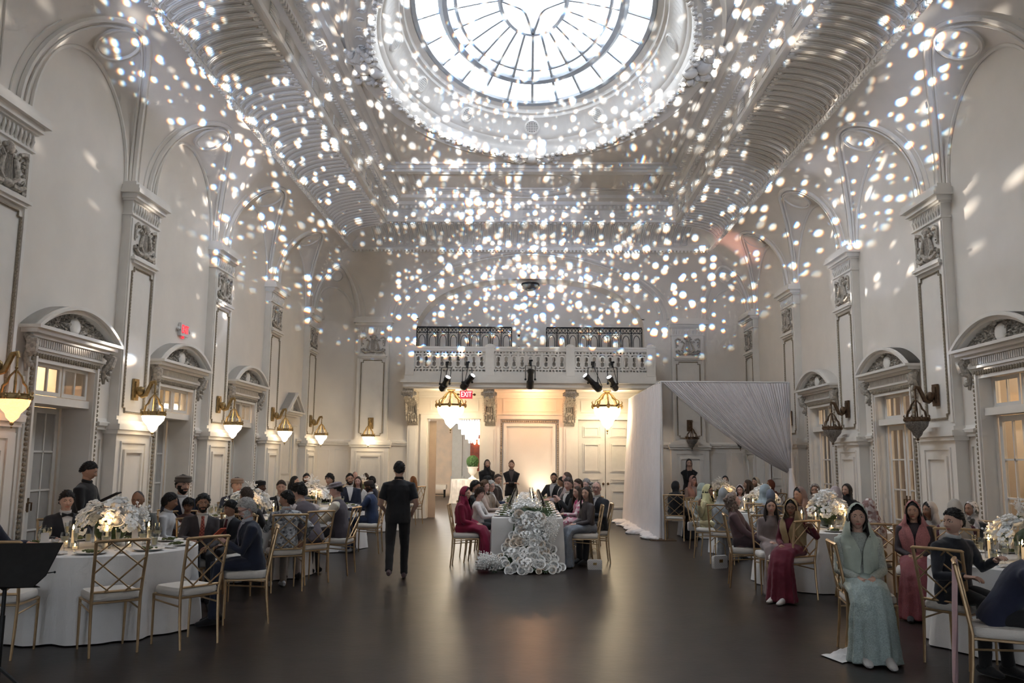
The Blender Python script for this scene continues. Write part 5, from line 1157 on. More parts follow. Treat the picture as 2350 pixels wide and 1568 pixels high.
def bake():
    dg = bpy.context.evaluated_depsgraph_get(); dg.update(); L_ = [(o, bpy.data.meshes.new_from_object(o.evaluated_get(dg))) for o in PENDING]
    for o, me in L_: mats_ = list(o.data.materials); o.modifiers.clear(); o.data = me; me.materials.clear(); [me.materials.append(m) for m in mats_]
    PENDING.clear()
SEAT = .515
shm = MB(); shm.tube([(0, -.085, .045), (0, -.05, .05), (0, .04, .05), (0, .11, .036), (0, .165, .028), (0, .185, .026)], [(.022, .022), (.045, .034), (.048, .040), (.034, .044), (.024, .036), (.010, .018)], 10, up=(0, 0, 1)); SHOE = shm.mesh('shoe')
def person(u, v, Y, f, label, short, pose='sit', hf=None, hp=0., hr=0., lean=.05, side=0., fem=False, sk='m', hair=('short', (.015, .012, .010)), beard=0., bcol=None,
           top='suit', col=(.02, .022, .03), kind='c', shirt=(.75, .74, .74), tie=None, bow=False, legs=(.02, .02, .024), arms=('lap', 'lap'), scarf=None, skirt=None, cap=None, glasses=False,
           chairf=None, chair_=True, vox=.014, shoes=(.015, .012, .012), S=None, sleeves=None, xy=None, knees=0., shawl=None, zt=None, walk=0., detail=True, spread=.0, hand_curl=.55, sl=True, raw=False):
    if hf is None: hf = f
    P = at(u, v, Y=Y); az = 0 if raw else math.degrees(atan2(-P.x, Y)); f += az; hf += az
    P = at(u, v, Y=Y); zt_ = zt or P.z; sit = pose == 'sit'
    if S is None: S = min(1.10, max(.60, (zt_-SEAT)/.855)) if sit else zt_/1.72
    rz = atan2(-sin(R(f)), -cos(R(f))); seat = SEAT if sit else .85*S
    if sit and zt_ < .95: seat = SEAT
    zp = seat+.09*S; d = Vector((side, sin(lean), cos(lean))).normalized(); X_ = Vector((1, 0, 0)); X_ = (X_-d*X_.dot(d)).normalized(); Y_ = d.cross(X_); pel = Vector((0, 0, zp)); TL = .485*S
    W = (.90 if fem else 1.)*S
    RG = [(-.20, .165, .120), (0, .175, .130), (.25, .160 if not fem else .148, .118), (.5, .165, .120), (.70, .186, .128 if fem else .122), (.84, .172, .108), (.95, .112, .078), (1.05, .066, .062)]
    def ring(t, rx, ry, n=18, off=0.): c = pel+d*(TL*t); return [c+X_*((rx*W+off)*cos(q))+Y_*((ry*W+off)*sin(q)) for q in [2*pi*k/n for k in range(n)]]
    def surf(t, x, off=.014):
        for (t0, a0, b0), (t1, a1, b1) in zip(RG, RG[1:]):
            if t <= t1: k = (t-t0)/(t1-t0); rx, ry = a0+(a1-a0)*k, b0+(b1-b0)*k; break
        xx = max(-.98, min(.98, x*S/(rx*W))); return pel+d*(TL*t)+X_*(x*S)+Y_*(ry*W*sqrt(1-xx*xx)+off)
    neck = pel+d*TL; hd_ = (d+Vector((0, .1, .6))).normalized() if lean > .3 else (d*.6+Vector((0, 0, .4))).normalized(); hc = neck+hd_*(.150*S)+Vector((0, .018*S, 0))
    Mh = Matrix.Translation(hc) @ Matrix.Rotation(R(hf-f), 4, 'Z') @ Matrix.Rotation(-hp, 4, 'X') @ Matrix.Rotation(hr, 4, 'Y') @ Matrix.Scale(1.0*(S if S > .9 else .55*S+.405), 4)
    # place so that the head meets its pixel
    Mr = Matrix.Rotation(rz, 4, 'Z'); hw = Mr @ Vector((hc.x, hc.y, 0))
    bx, by = (P.x-hw.x, Y-hw.y) if xy is None else xy
    root = thing('person', label, 'person', (bx, by, 0), rz)
    sh_ = [pel+d*(TL*.835)+X_*(s*.178*W) for s in (-1, 1)]
    def tgt(a, s):
        if not isinstance(a, str): p = Vector(a); return Vector((p.x, p.y, p.z))*S if not sit else Vector((p.x*S, p.y*S, SEAT+(p.z-SEAT)*S))
        q = {'lap': (s*.06, .27, .68), 'table': (s*.17, .40, .80), 'knee': (s*.12, .36, .64), 'seat': (s*.24, -.06, .62), 'mouth': (s*.02, .17, 1.07), 'phone': (s*.05, .30, .86), 'chest': (s*.10, .22, .90), 'down': (s*.235, .04, .80), 'cross': (-s*.10, .25, 1.10), 'write': (s*.06, .30, 1.10), 'hipback': (s*.2, -.12, .95), 'mouthup': (s*.03, .17, 1.40)}[a]; q = Vector(q)
        return Vector((q.x*S, q.y*S+(sin(lean)*.3*S if sit else 0), SEAT+(q.z-SEAT)*S)) if sit else q*S
    body = MB(); add_head(body, Mh, fem, beard); body.tube([neck-d*.05*S, neck+hd_*.04*S, hc+Vector((0, -.018*S, -.05*S))], [.062*S, .054*S if not fem else .047*S, .052*S], 12)
    body.rings([ring(t, rx*.86, ry*.86, 12) for t, rx, ry in RG[:-1]], 0, True, True, True)
    armp = []
    for i, s in enumerate((-1, 1)):
        w = tgt(arms[i], s); s0 = sh_[i]; ua, fa = .285*S, .255*S; dv = w-s0; L_ = dv.length
        if L_ > (ua+fa)*.985: dv *= (ua+fa)*.985/L_; w = s0+dv; L_ = dv.length
        k = (ua*ua-fa*fa+L_*L_)/(2*L_); h = sqrt(max(0, ua*ua-k*k)); dn = dv/L_; pole = Vector((s*(.75 if sit else .45), -.6, -.9)); pole = (pole-dn*pole.dot(dn)).normalized(); el_ = s0+dn*k+pole*h
        armp.append((s0, el_, w)); fd_ = (w-el_).normalized()
        body.tube([s0, el_, w], [.045*S, .040*S, .027*S], 8)
        bare = (w-el_)*.999
        hup = Vector((0, 0, 1)) if abs(fd_.z) < .8 else Vector((0, -1, 0))
        hd2 = (fd_+Vector((0, .25, -.1))).normalized() if arms[i] in ('lap', 'table', 'knee') else fd_
        if arms[i] in ('lap', 'table', 'knee'): hd2.z *= .3
        hand(body, Matrix.Translation(w) @ look(hd2, hup), hand_curl, -s, (.95 if fem else 1.05)*max(S, .78))
    lg = []
    kz = (SEAT+.055) if sit else .48*S
    for s in (-1, 1):
        if sit: hp_ = Vector((s*.085*S, .02, zp-.02*S)); kn_ = Vector((s*(.095+spread)*S+knees, .42*S, kz+(.03*S if S > .9 else 0))); an = Vector((s*(.095+spread*.9)*S+knees*1.3, .46*S-(.06 if s > 0 else 0), .085))
        else: ph_ = walk*s; hp_ = Vector((s*.09*S, 0, zp-.03*S)); kn_ = Vector((s*.10*S, .02+.17*ph_+(.05 if walk and s < 0 else 0), .49*S)); an = Vector((s*.10*S, .26*ph_-.02, .085+(.09 if walk and s < 0 else 0)))
        if an.z < .085: an.z = .085
        lg.append((hp_, kn_, an)); kk = .55 if skirt is not None else 1.; body.tube([hp_, kn_, an], [.07*S*kk, .048*S*kk, .034*S*kk], 8)
    bm_ = [skin(sk), LIPM[sk], hairm(bcol or hair[1] if hair else (.02, .015, .012)), EYEW, IRIS]
    bo = build('body', body, bm_, root, ang=80)
    # ---- garments
    def sleeves_mb(b, frac=1., rr=1.):
        for s0, e0, w0 in armp:
            if frac >= 1: b.tube([s0+(pel+d*TL*.85-s0)*.35, s0, s0.lerp(e0, .5), e0, e0.lerp(w0, .6), e0.lerp(w0, .97)], [.070*S*rr, .072*S*rr, .060*S*rr, .053*S*rr, .045*S*rr, .038*S*rr], 10)
            else: b.tube([s0+(pel+d*TL*.85-s0)*.35, s0, s0.lerp(e0, .5), s0.lerp(e0, frac*1.6)], [.070*S, .072*S, .064*S, .060*S], 10)
    mt = CM(col, kind); tb_ = MB(); lo = -.24 if top in ('suit', 'vest', 'kurta', 'dress', 'blazer') else (-.16 if sit else -.27)
    tb_.rings([ring(lo, .172, .125, 18, .012)]+[ring(t, rx, ry, 18, .012) for t, rx, ry in RG[1:-1]]+[ring(1.02, .082, .070, 18, .0)], 0, True, True, True)
    if fem and top != 'abaya':
        for s in (-1, 1): tb_.ball(pel+d*(TL*.62)+X_*(s*.066*W)+Y_*(.078*W), (.060*W, .055*W, .058*W), 10, 7)
    frac = .45 if top in ('polo', 'tee') else 1.
    if top == 'vest': sv = MB(); sleeves_mb(sv, 1., 1.08); garment('shirt_sleeves', sv, CM(shirt), root, vox); 
    elif sleeves is not None: sv = MB(); sleeves_mb(sv, frac); garment('sleeves', sv, CM(sleeves), root, vox)
    else: sleeves_mb(tb_, frac)
    if skirt is not None:
        kb = MB()
        if sit:
            SP_ = [(0, -.10, zp-.01, 1., 0, .120, .180, 0), (0, .10, zp+.005, 1., 0, .112, .196, 0), (0, .28, zp, 1., 0, .098, .196, .1), (knees*.6, .40, zp-.03, .8, .6, .092, .190, .25), (knees*.8, .46, zp-.12, .2, 1, .095, .188, .5), (knees, .48, .36, 0, 1, .118, .200, .8), (knees*1.05, .48, .18, 0, 1, .140, .215, 1), (knees*1.1, .49, .015, 0, 1, .165, .238, 1.15)]
            rr_ = []
            for cx_, cy_, cz_, uz, uy, ra, rb, ff in SP_:
                un = Vector((0, uy, uz)).normalized(); ctr = Vector((cx_, cy_*S, cz_)); row = []
                for j in range(48):
                    q = 2*pi*j/48; w_ = 1+ff*(.085*sin(9*q+u)+.06*sin(14*q+v)); notch = 1-.10*ff*max(0, cos(q))**6*0; row.append(ctr+un*(ra*S*cos(q)*w_)+Vector((1, 0, 0))*(rb*S*sin(q)*w_))
                rr_.append(row)
            kb.rings(rr_, 0, True, True, True)
        else: kb.rings([[Vector((rx*S*cos(q), ry*S*sin(q)*(1+.06*sin(9*q)*(1.05-z)), z*S)) for q in [2*pi*k/48 for k in range(48)]] for rx, ry, z in ((.27, .24, .02), (.23, .2, .3), (.2, .16, .7), (.175, .135, .95), (.16, .12, 1.05))], 0, True, True, True)
        if tuple(skirt) == tuple(col): tb_.add(kb)
        else: garment('skirt', kb, CM(skirt, kind), root, vox, .016)
    elif True:
        lb_ = MB(); lb_.ball(pel-Vector((0, 0, .01)), (.172*W, .13*W, .105*S), 14, 9)
        for hp_, kn_, an in lg: lb_.tube([hp_, hp_.lerp(kn_, .5), kn_, kn_.lerp(an, .5), an+(Vector((0, 0, -.025)))], [.092*S, .085*S, .068*S, .060*S, .056*S], 10)
        garment('trousers', lb_, CM(legs), root, vox, .010)
    nmg = {'suit': 'jacket', 'blazer': 'jacket', 'vest': 'waistcoat', 'polo': 'polo_shirt', 'shirt': 'shirt', 'dress': 'dress', 'abaya': 'abaya', 'kurta': 'tunic', 'tee': 'shirt'}[top]
    garment(nmg, tb_, mt, root, vox, .012 if kind != 's' else .010)
    # ---- shirt front, tie, collar
    if top in ('suit', 'vest', 'blazer') and detail:
        sb_ = MB(); rows = []
        for t in (.45, .6, .75, .88, .96, 1.01): w = .012+.062*(t-.45)/.55; rows.append([surf(t, x*w, .018) for x in (-1, -.5, 0, .5, 1)])
        sb_.rings(rows, 0, False); sf_ = build('shirt_front', sb_, CM(shirt), root)
        if tie:
            tb2 = MB(); tb2.rings([[surf(t, x*w, .026) for x in (-1, 0, 1)] for t, w in ((.30, .012), (.42, .036), (.70, .028), (.92, .018), (.95, .022), (.99, .02))], 0, False); build('tie', tb2, CM(tie, 'check'), sf_)
        if bow:
            tb2 = MB(); c = surf(.975, 0, .03)
            for s in (-1, 1): tb2.tube([c, c+X_*(s*.025), c+X_*(s*.058)], [(.010, .012), (.016, .012), (.028, .010)], 8, up=tuple(Vector((0, 0, 1))))
            build('bow_tie', tb2, CM((.012, .012, .014)), sf_)
        lp = MB()
        for s in (-1, 1): lp.rings([[surf(t, s*(x0), .026), surf(t, s*(x0+w), .022)] for t, x0, w in ((.44, .010, .01), (.62, .030, .035), (.80, .052, .050), (.84, .056, .030), (.97, .066, .025))], 0, False)
        build('lapels', lp, mt, root)
    if top in ('suit', 'shirt', 'vest', 'blazer', 'polo') and sl:
        cb_ = MB(); cb_.tube([neck+d*(.025*S)+X_*(.062*S*cos(q))+Y_*(.060*S*sin(q)+.008)+d*(-.012*sin(q)) for q in [2*pi*k/14 for k in range(14)]], (.022*S, .007), 6, up=tuple(d), loop=True); build('collar', cb_, CM(shirt if top in ('suit', 'vest', 'blazer') else col), root)
    # ---- head wear
    sd = int(abs(u)+v)
    if hair and hair[0] != 'none' and not (scarf and scarf[0] == 'hijab'):
        hm = hair_mesh('under' if scarf and hair[0] in ('short', 'bangs') else hair[0], sd); hb = MB(); hb.add(hm, Mh); build('hair', hb, hairm(hair[1]), root, ang=70)
    if scarf:
        st, sc_ = scarf[0], scarf[1]; sk_ = scarf[2] if len(scarf) > 2 else 'c'; loose = st == 'dupatta'
        if loose: hb = shell(lambda a: -.13, lambda a, z: 1.24 if cos(a) < 0 else 1.24, rough=.015, seed=sd, hole=lambda a, z: (np.abs(a) < 1.12) & (((a/1.12)**2+((z+.03)/.135)**2) < 1))
        else: hb = shell(lambda a: -.13, lambda a, z: 1.14, rough=.01, seed=sd, hole=lambda a, z: ((a/.98)**2+((z+.012)/.092)**2) < 1)
        b = MB(); b.add(hb, Mh); ph = sd % 7; k = S
        up_ = [(-.035, .106, .112, -.020), (-.095, .122, .116, -.012), (-.155, .150, .124, .0)] if loose else [(-.055, .082, .088, -.020), (-.105, .082, .078, -.012), (-.155, .096, .090, .0)]
        rows = []
        def qs(gap, n=40): return [pi/2+gap+(2*pi-2*gap)*j/n for j in range(n+1)] if loose else [2*pi*j/36 for j in range(36)]
        for (z, rx, ry, yo), gp in zip(up_, (.92, .80, .62)): rows.append([hc+Vector((rx*k*cos(q), (yo+ry*sin(q))*k, z*k))+Vector((cos(q), sin(q), 0))*(.005*sin(7*q+ph)) for q in qs(gp)])
        ex = .022 if fem else 0
        for (t, rx, ry), gp in zip(((.95, .186, .130), (.86, .215, .146), (.72, .224, .158+ex), (.56, .226, .162+ex), (.36, .215, .158), (.16, .205, .155)), (.42, .24, .10, .03, .06, .10)) if (loose or len(scarf) > 3) else zip(((.97, .150, .114), (.88, .198, .136), (.76, .206, .146+ex)), (0, 0, 0)):
            c = pel+d*(TL*t); rows.append([c+X_*(rx*W*cos(q))+Y_*(ry*W*sin(q))+(X_*cos(q)+Y_*sin(q))*(.012*sin(9*q+ph+t*9)) for q in qs(gp)])
        b.rings(rows, 0, not loose); mtc = CM(sc_, sk_); hs_ = build('headscarf', b, mtc, root, ang=80)
        md = hs_.modifiers.new('d', 'DISPLACE'); md.texture = FOLDT; md.strength = .012; md.mid_level = .5
    if cap:
        b = MB(); cc, knd = cap
        if knd == 'pakol': b.lathe([(.088, .035), (.102, .045), (.104, .062), (.096, .078), (.100, .088), (.098, .102), (.080, .118), (.02, .125)], 22)
        elif knd == 'flat': b.lathe([(.086, .045), (.088, .10), (.075, .122), (.02, .13)], 20)
        else:      # brimmed wool cap
            b.lathe([(.086, .045), (.118, .052), (.120, .064), (.092, .072), (.090, .11), (.06, .128), (.01, .13)], 20, fl=lambda q: .04*sin(3*q))
        b2 = MB(); b2.add(b, Mh @ Matrix.Diagonal((1, 1.16, 1, 1))); build('cap', b2, CM(cc), root)
    if glasses:
        b = MB()
        for s in (-1, 1): b.tube([Mh @ Vector((s*.031+.022*cos(q), .099, .010+.018*sin(q))) for q in [2*pi*j/14 for j in range(14)]], .0022, 5, loop=True); b.tube([Mh @ Vector((s*.053, .097, .014)), Mh @ Vector((s*.077, .03, .012)), Mh @ Vector((s*.078, -.02, .006))], .0022, 5)
        b.tube([Mh @ Vector((-.01, .102, .012)), Mh @ Vector((.01, .102, .012))], .0022, 5); build('glasses', b, BLACKM, root)
    if shawl:
        b = MB(); rows = [[(pel+d*(TL*t))+X_*(rx*W*cos(q))+Y_*(ry*W*sin(q))+(X_*cos(q)+Y_*sin(q))*(.012*sin(8*q+t*7)) for q in [2*pi*j/30 for j in range(30)]] for t, rx, ry in ((1.0, .12, .10), (.92, .205, .135), (.75, .225, .15), (.5, .215, .152), (.25, .20, .15))]; b.rings(rows); build('shawl', b, CM(shawl), root)
    if shoes is not None and (skirt is None or sit):
        for hp_, kn_, an in lg:
            if skirt is not None: an = an+Vector((0, .13, 0))
            link('shoe', SHOE, CM(shoes), root, (an.x, an.y-.0, max(0, an.z-.085)), None, max(.75, S))
    if sit and chair_:
        cf = R(chairf) if chairf is not None else R(f); crz = atan2(-sin(cf), -cos(cf)); off = Vector((0, -.0, 0)); dx, dy = sin(cf), -cos(cf)
        chair(bx+dx*.06, by+dy*.06, crz, 'gold lattice-back chair under ' + short)
    return root, Mr, Vector((bx, by, 0)), armp, Mh
BLK = (.012, .012, .014); NAV = (.016, .022, .045); CHAR = (.035, .033, .036); DH = (.012, .010, .009); BR = (.06, .032, .018); GRY = (.30, .29, .28); WHT = (.62, .60, .57)

# ---- left side of the hall
person(206, 1056, 10.2, 65, 'standing waiter in black shirt writing on a pad by the left doorway', 'the waiter', pose='stand', hf=80, hp=.30, sk='m', hair=('fade', DH), top='shirt', col=BLK, shirt=BLK, legs=BLK, arms=((-.10, .33, 1.16), (.08, .30, 1.12)), beard=.3)
person(155, 1126, 9.5, 15, 'seated young man in black tuxedo and bow tie at the left table', 'the man in the tuxedo', hf=8, hp=.12, sk='l', hair=('full', DH), bow=True, arms=('table', 'table'), beard=.4)
person(-22, 1128, 8.4, 70, 'seated guest in navy suit at the left edge of the picture', 'the guest at the left edge', hf=60, col=NAV, arms=('table', 'table'), sk='l')
person(318, 1125, 9.95, -5, 'bald man in grey tweed jacket looking down behind the flower centerpiece', 'the bald man in grey', hf=-15, hp=.22, sk='t', hair=('balding', (.05, .04, .04)), col=(.10, .11, .105), tie=(.05, .06, .10), arms=('table', 'table'))
person(421, 1100, 11.3, 20, 'bearded man in brown roll cap and navy jacket', 'the man in the roll cap', hf=25, sk='l', cap=((.13, .10, .08), 'pakol'), col=NAV, beard=.9, arms=('table', 'table'), S=1.06)
person(392, 1131, 10.5, 70, 'young man in white shirt leaning in profile to talk', 'the young man in white', hf=82, hp=.15, sk='t', hair=('full', DH), top='shirt', col=(.66, .66, .68), shirt=(.66, .66, .68), lean=.18, arms=('table', 'lap'))
person(432, 1160, 11.0, 20, 'small child half hidden behind the man with the red tie', 'the small child', hf=-10, hp=.25, sk='t', hair=('bangs', DH), top='shirt', col=(.10, .05, .05), S=.72, sl=False)
person(467, 1134, 9.75, 10, 'bearded man in dark suit with patterned red tie', 'the man with the red tie', hf=4, sk='t', hair=('full', DH), beard=1., col=(.045, .038, .042), shirt=(.70, .62, .55), tie=(.40, .10, .07), arms=('lap', 'table'), side=-.04)
person(530, 1150, 10.3, -35, 'dark haired man in black suit behind the white haired man', 'the man in black behind the white-haired guest', hf=-60, hp=.2, sk='m', hair=('full', DH), tie=(.15, .03, .05), arms=('lap', 'table'))
person(567, 1142, 8.85, -78, 'white haired bearded man in navy suit looking down at his phone', 'the white-haired man', hf=-72, hp=.42, lean=.16, sk='p', hair=('full', WHT), bcol=(.75, .73, .70), beard=1.5, glasses=True, col=NAV, shirt=(.55, .58, .66), tie=(.25, .25, .36), arms=('phone', 'phone'), chairf=-72, vox=.012, legs=NAV)
person(545, 1096, 13.3, 15, 'man in tan roll cap facing us behind the second left table', 'the man in the tan cap', hf=20, sk='l', cap=((.30, .20, .14), 'pakol'), col=NAV, arms=('table', 'table'))
person(598, 1103, 14.25, 60, 'dark skinned man in a flat cap turned in profile', 'the man in the flat cap', hf=75, sk='d', cap=(DH, 'flat'), top='shirt', col=(.45, .44, .43), arms=('table', 'table'))
person(566, 1119, 11.1, 160, 'brown haired man seen from behind the white haired man', 'the brown-haired man', hf=-140, hp=.1, sk='m', hair=('full', (.10, .07, .055)), col=CHAR, arms=('table', 'table'))
person(646, 1102, 13.75, 5, 'young man in black suit resting his chin on his hand', 'the man resting his chin', hf=0, hp=.1, sk='l', hair=('fade', BR), arms=('mouth', 'table'), beard=.3)
person(658, 1133, 10.95, 195, 'boy in white patterned shirt seen from behind on a chair', 'the boy in the patterned shirt', hf=-100, hp=.05, sk='m', hair=('full', DH), top='shirt', col=(.62, .64, .66), kind='print', S=.84, legs=(.22, .18, .15), arms=('table', 'seat'), chairf=148+60, shoes=(.5, .5, .5))
person(686, 1124, 11.8, 215, 'man in mauve waistcoat bending forward over the table', 'the man in the mauve waistcoat', hf=-120, hp=.45, lean=.50, sk='l', hair=('full', DH), top='vest', col=(.115, .095, .11), shirt=(.50, .44, .42), legs=(.46, .38, .34), arms=('table', 'table'), chairf=-130, S=1.02, shoes=(.05, .04, .04))
person(772, 1106, 12.5, 255, 'man in grey wool cap and waistcoat with cream sleeves', 'the man in the wool cap', hf=-100, hp=.25, lean=.15, sk='p', hair=('crew', DH), cap=((.26, .22, .24), 'brim'), top='vest', col=(.09, .075, .09), shirt=(.70, .64, .52), legs=(.05, .045, .05), arms=('table', 'table'), chairf=-95)
person(677, 1092, 17.0, 30, 'dark haired woman at the third left table', 'the dark haired woman', hf=60, fem=True, sk='l', hair=('long', DH), top='dress', col=(.04, .04, .05), skirt=(.04, .04, .05))
person(704, 1086, 17.55, 5, 'bearded man in navy suit in front of the gabled door', 'the bearded man by the gabled door', hf=5, sk='m', hair=('crew', DH), beard=1., col=NAV)
person(692, 1106, 14.6, 190, 'guest with dark bun and white flowers seen from behind', 'the guest with white hair flowers', hf=190, fem=True, sk='m', hair=('bun', DH), top='dress', col=(.10, .09, .10), skirt=(.10, .09, .10))
person(757, 1086, 17.3, -25, 'young man with fringe in black suit by the end wall', 'the young man with a fringe', hf=-30, sk='l', hair=('bangs', DH), col=BLK)
person(803, 1086, 17.2, 10, 'bearded young man in navy suit facing the camera', 'the bearded young man in navy', hf=12, sk='m', hair=('crew', DH), beard=.9, col=NAV)
person(815, 1082, 22.7, 20, 'bald pale man at the back of the left tables', 'the bald man at the back', hf=20, sk='p', hair=('balding', (.25, .2, .18)), col=CHAR)
person(822, 1093, 17.9, 0, 'brown haired woman in floral white dress', 'the woman in floral white', hf=-10, fem=True, sk='p', hair=('long', BR), top='dress', col=(.55, .53, .48), kind='flo', skirt=(.55, .53, .48))
person(848, 1103, 15.3, 255, 'man in bright navy blue suit with knit cap in profile', 'the man in the blue suit', hf=-95, hp=.2, lean=.1, sk='d', cap=((.05, .03, .025), 'flat'), col=(.025, .045, .11), legs=(.025, .045, .11), beard=.8, arms=('table', 'table'), chairf=-90, shoes=(.5, .5, .52))
person(853, 1093, 18.9, 250, 'dark haired man in navy behind the man in blue', 'the man behind the blue suit', hf=-120, sk='t', hair=('short', DH), col=NAV)
person(840, 1086, 21.6, 190, 'guest with cropped hair seen from behind at the farthest left table', 'the guest with cropped hair', hf=190, sk='t', hair=('crew', BR), col=CHAR)
person(948, 1093, 22.05, 230, 'red haired woman in lace top seen from behind', 'the red-haired woman', hf=-110, fem=True, sk='p', hair=('long', (.30, .11, .03)), top='shirt', col=(.16, .12, .11), legs=BLK, chairf=-110, sl=False)
person(917, 1056, 11.95, 178, 'man in black polo shirt and trousers walking away down the hall', 'the walking man', pose='walk', hf=178, sk='l', hair=('fade', DH), top='polo', col=BLK, legs=(.016, .015, .016), arms=((-.20, .20, .98), (.20, .16, .95)), walk=.85, vox=.011, shoes=(.10, .06, .06), shirt=BLK)
# ---- long table, left row (facing right)
person(1069, 1118, 13.55, 70, 'woman in crimson dress and hooded scarf at the head of the long table', 'the woman in crimson', hf=55, fem=True, sk='l', hair=('long', DH), scarf=('dupatta', (.25, .006, .045)), top='dress', col=(.24, .006, .04), skirt=(.24, .006, .04), chairf=90, vox=.012)
person(1101, 1135, 14.1, 80, 'young child with brown fringe beside the woman in crimson', 'the young child with a fringe', hf=50, sk='p', hair=('bangs', (.05, .025, .015)), top='shirt', col=(.60, .58, .57), kind='flo', S=.80, arms=('table', 'table'), sl=False)
person(1092, 1103, 14.9, 75, 'dark haired man in white shirt and black jacket near the crimson dress', 'the dark haired man near the crimson dress', hf=60, sk='m', hair=('full', DH), col=BLK)
person(1113, 1103, 15.5, 80, 'woman with brown curls seated in the left row', 'the woman with brown curls', hf=50, fem=True, sk='p', hair=('curly', (.16, .09, .05)), top='dress', col=(.55, .42, .35), skirt=(.55, .42, .35), arms=('lap', 'table'))
person(1127, 1103, 16.1, 75, 'white haired man with glasses and beige jacket in the left row', 'the white-haired man with glasses', hf=35, sk='p', hair=('full', (.66, .64, .62)), glasses=True, col=(.34, .27, .21), legs=(.03, .05, .11), arms=('table', 'lap'))
person(1120, 1092, 17.1, 85, 'black haired guest in dark blue in the left row', 'the black haired guest in blue', hf=80, sk='t', hair=('full', DH), col=(.02, .03, .07), arms=('table', 'lap'))
person(1143, 1088, 19.2, 75, 'young man with glasses and brown jacket at the far end', 'the young man in brown', hf=30, sk='l', hair=('short', (.07, .04, .03)), glasses=True, col=(.05, .035, .03))
person(1118, 1053, 22.3, 10, 'standing woman in black hijab and black dress by the doorway pier', 'the woman in black hijab', pose='stand', hf=10, fem=True, sk='l', hair=None, scarf=('hijab', BLK), top='abaya', col=BLK, skirt=BLK)
person(1174, 1055, 21.9, 0, 'standing woman in black jacket with folded arms at the table end', 'the woman with folded arms', pose='stand', hf=-5, fem=True, sk='l', hair=('bun', (.06, .02, .012)), top='blazer', col=(.02, .018, .02), shirt=(.10, .08, .08), legs=BLK, arms=('cross', 'cross'), vox=.012)
# ---- long table, right row (facing left)
person(1345, 1117, 13.65, -65, 'dark haired woman in grey shawl and silver skirt, nearest in the right row', 'the woman in the grey shawl', hf=-25, fem=True, sk='l', hair=('long', (.03, .018, .014)), top='dress', col=(.085, .07, .075), kind='s', skirt=(.20, .22, .26), chairf=-90, vox=.012)
person(1369, 1104, 14.2, -40, 'bald man with glasses in black suit turned towards the camera', 'the bald man with glasses', hf=-10, sk='p', hair=('balding', (.2, .17, .15)), glasses=True, tie=(.05, .06, .12), chairf=-90, arms=((-.12, .36, .80), (.22, .2, .70)), legs=BLK, beard=.2)
person(1325, 1116, 14.75, -75, 'woman in bright pink dress leaning over the table', 'the woman in pink', hf=-50, fem=True, sk='l', hair=('long', BR), top='dress', col=(.45, .03, .14), kind='flo', skirt=(.42, .03, .12), lean=.12, arms=('table', 'lap'), chairf=-90)
person(1304, 1095, 15.4, -60, 'grey haired man in black suit filming with his phone', 'the man filming with a phone', hf=-20, hp=.1, sk='p', hair=('full', (.12, .09, .08)), arms=((-.06, .30, .96), (.10, .28, .93)), chairf=-90, lean=.12, col=BLK)
person(1326, 1099, 16.2, -80, 'balding man in black in the middle of the right row', 'the balding man in black', hf=-60, sk='p', hair=('fade', BR), col=BLK)
person(1346, 1100, 17.0, -70, 'grey haired woman behind the bald man with glasses', 'the grey-haired woman', hf=-30, fem=True, sk='p', hair=('curly', (.40, .37, .35)), top='dress', col=(.20, .18, .20), skirt=(.2, .18, .2))
person(1301, 1083, 18.4, -85, 'brown haired woman further along the right row', 'the brown haired woman in the right row', hf=-70, fem=True, sk='p', hair=('long', (.10, .06, .04)), top='dress', col=(.40, .33, .34), skirt=(.4, .33, .34), arms=('table', 'table'))
person(1271, 1085, 20.3, -30, 'bearded young man in black jacket with open white shirt', 'the bearded young man with open shirt', hf=-5, sk='m', hair=('crew', DH), beard=1., col=BLK, shirt=(.5, .5, .52), lean=.1, side=-.08, arms=('table', 'table'))
person(1289, 1095, 19.2, -80, 'dark haired guest half hidden at the far end of the right row', 'the half hidden guest', hf=-70, sk='t', hair=('full', DH), col=CHAR)
# ---- right side
person(1581, 1052, 22.9, 5, 'standing woman in black hijab and blazer with hands at her mouth', 'the woman with hands at her mouth', pose='stand', hf=8, fem=True, sk='l', hair=None, scarf=('hijab', BLK), top='blazer', col=BLK, shirt=(.20, .02, .03), legs=BLK, arms=('mouthup', 'mouthup'))
person(1551, 1104, 18.25, 130, 'woman in black abaya seen from behind beside the curtain', 'the woman in the black abaya', hf=110, fem=True, sk='m', hair=None, scarf=('hijab', BLK, 'c', 1), top='abaya', col=BLK, skirt=BLK, chairf=165)
person(1590, 1092, 20.6, 25, 'woman in peach pink scarf facing right', 'the woman in the peach scarf', hf=35, fem=True, sk='p', hair=('short', DH), scarf=('dupatta', (.62, .36, .30)), top='dress', col=(.55, .42, .38), skirt=(.55, .42, .38), arms=('table', 'lap'))
person(1625, 1113, 15.05, 75, 'smiling woman with glasses in pale yellow scarf and satin dress', 'the woman in yellow', hf=65, fem=True, sk='m', hair=('long', DH), scarf=('dupatta', (.66, .62, .34)), top='dress', col=(.62, .56, .34), kind='sat', skirt=(.62, .56, .34), glasses=True, chairf=60, arms=('lap', (.3, -.06, .98)))
person(1612, 1110, 16.6, 70, 'woman in grey green scarf behind the woman in yellow', 'the woman in grey green', hf=85, fem=True, sk='m', hair=('short', DH), scarf=('dupatta', (.36, .41, .37)), top='dress', col=(.4, .4, .34), skirt=(.4, .4, .34))
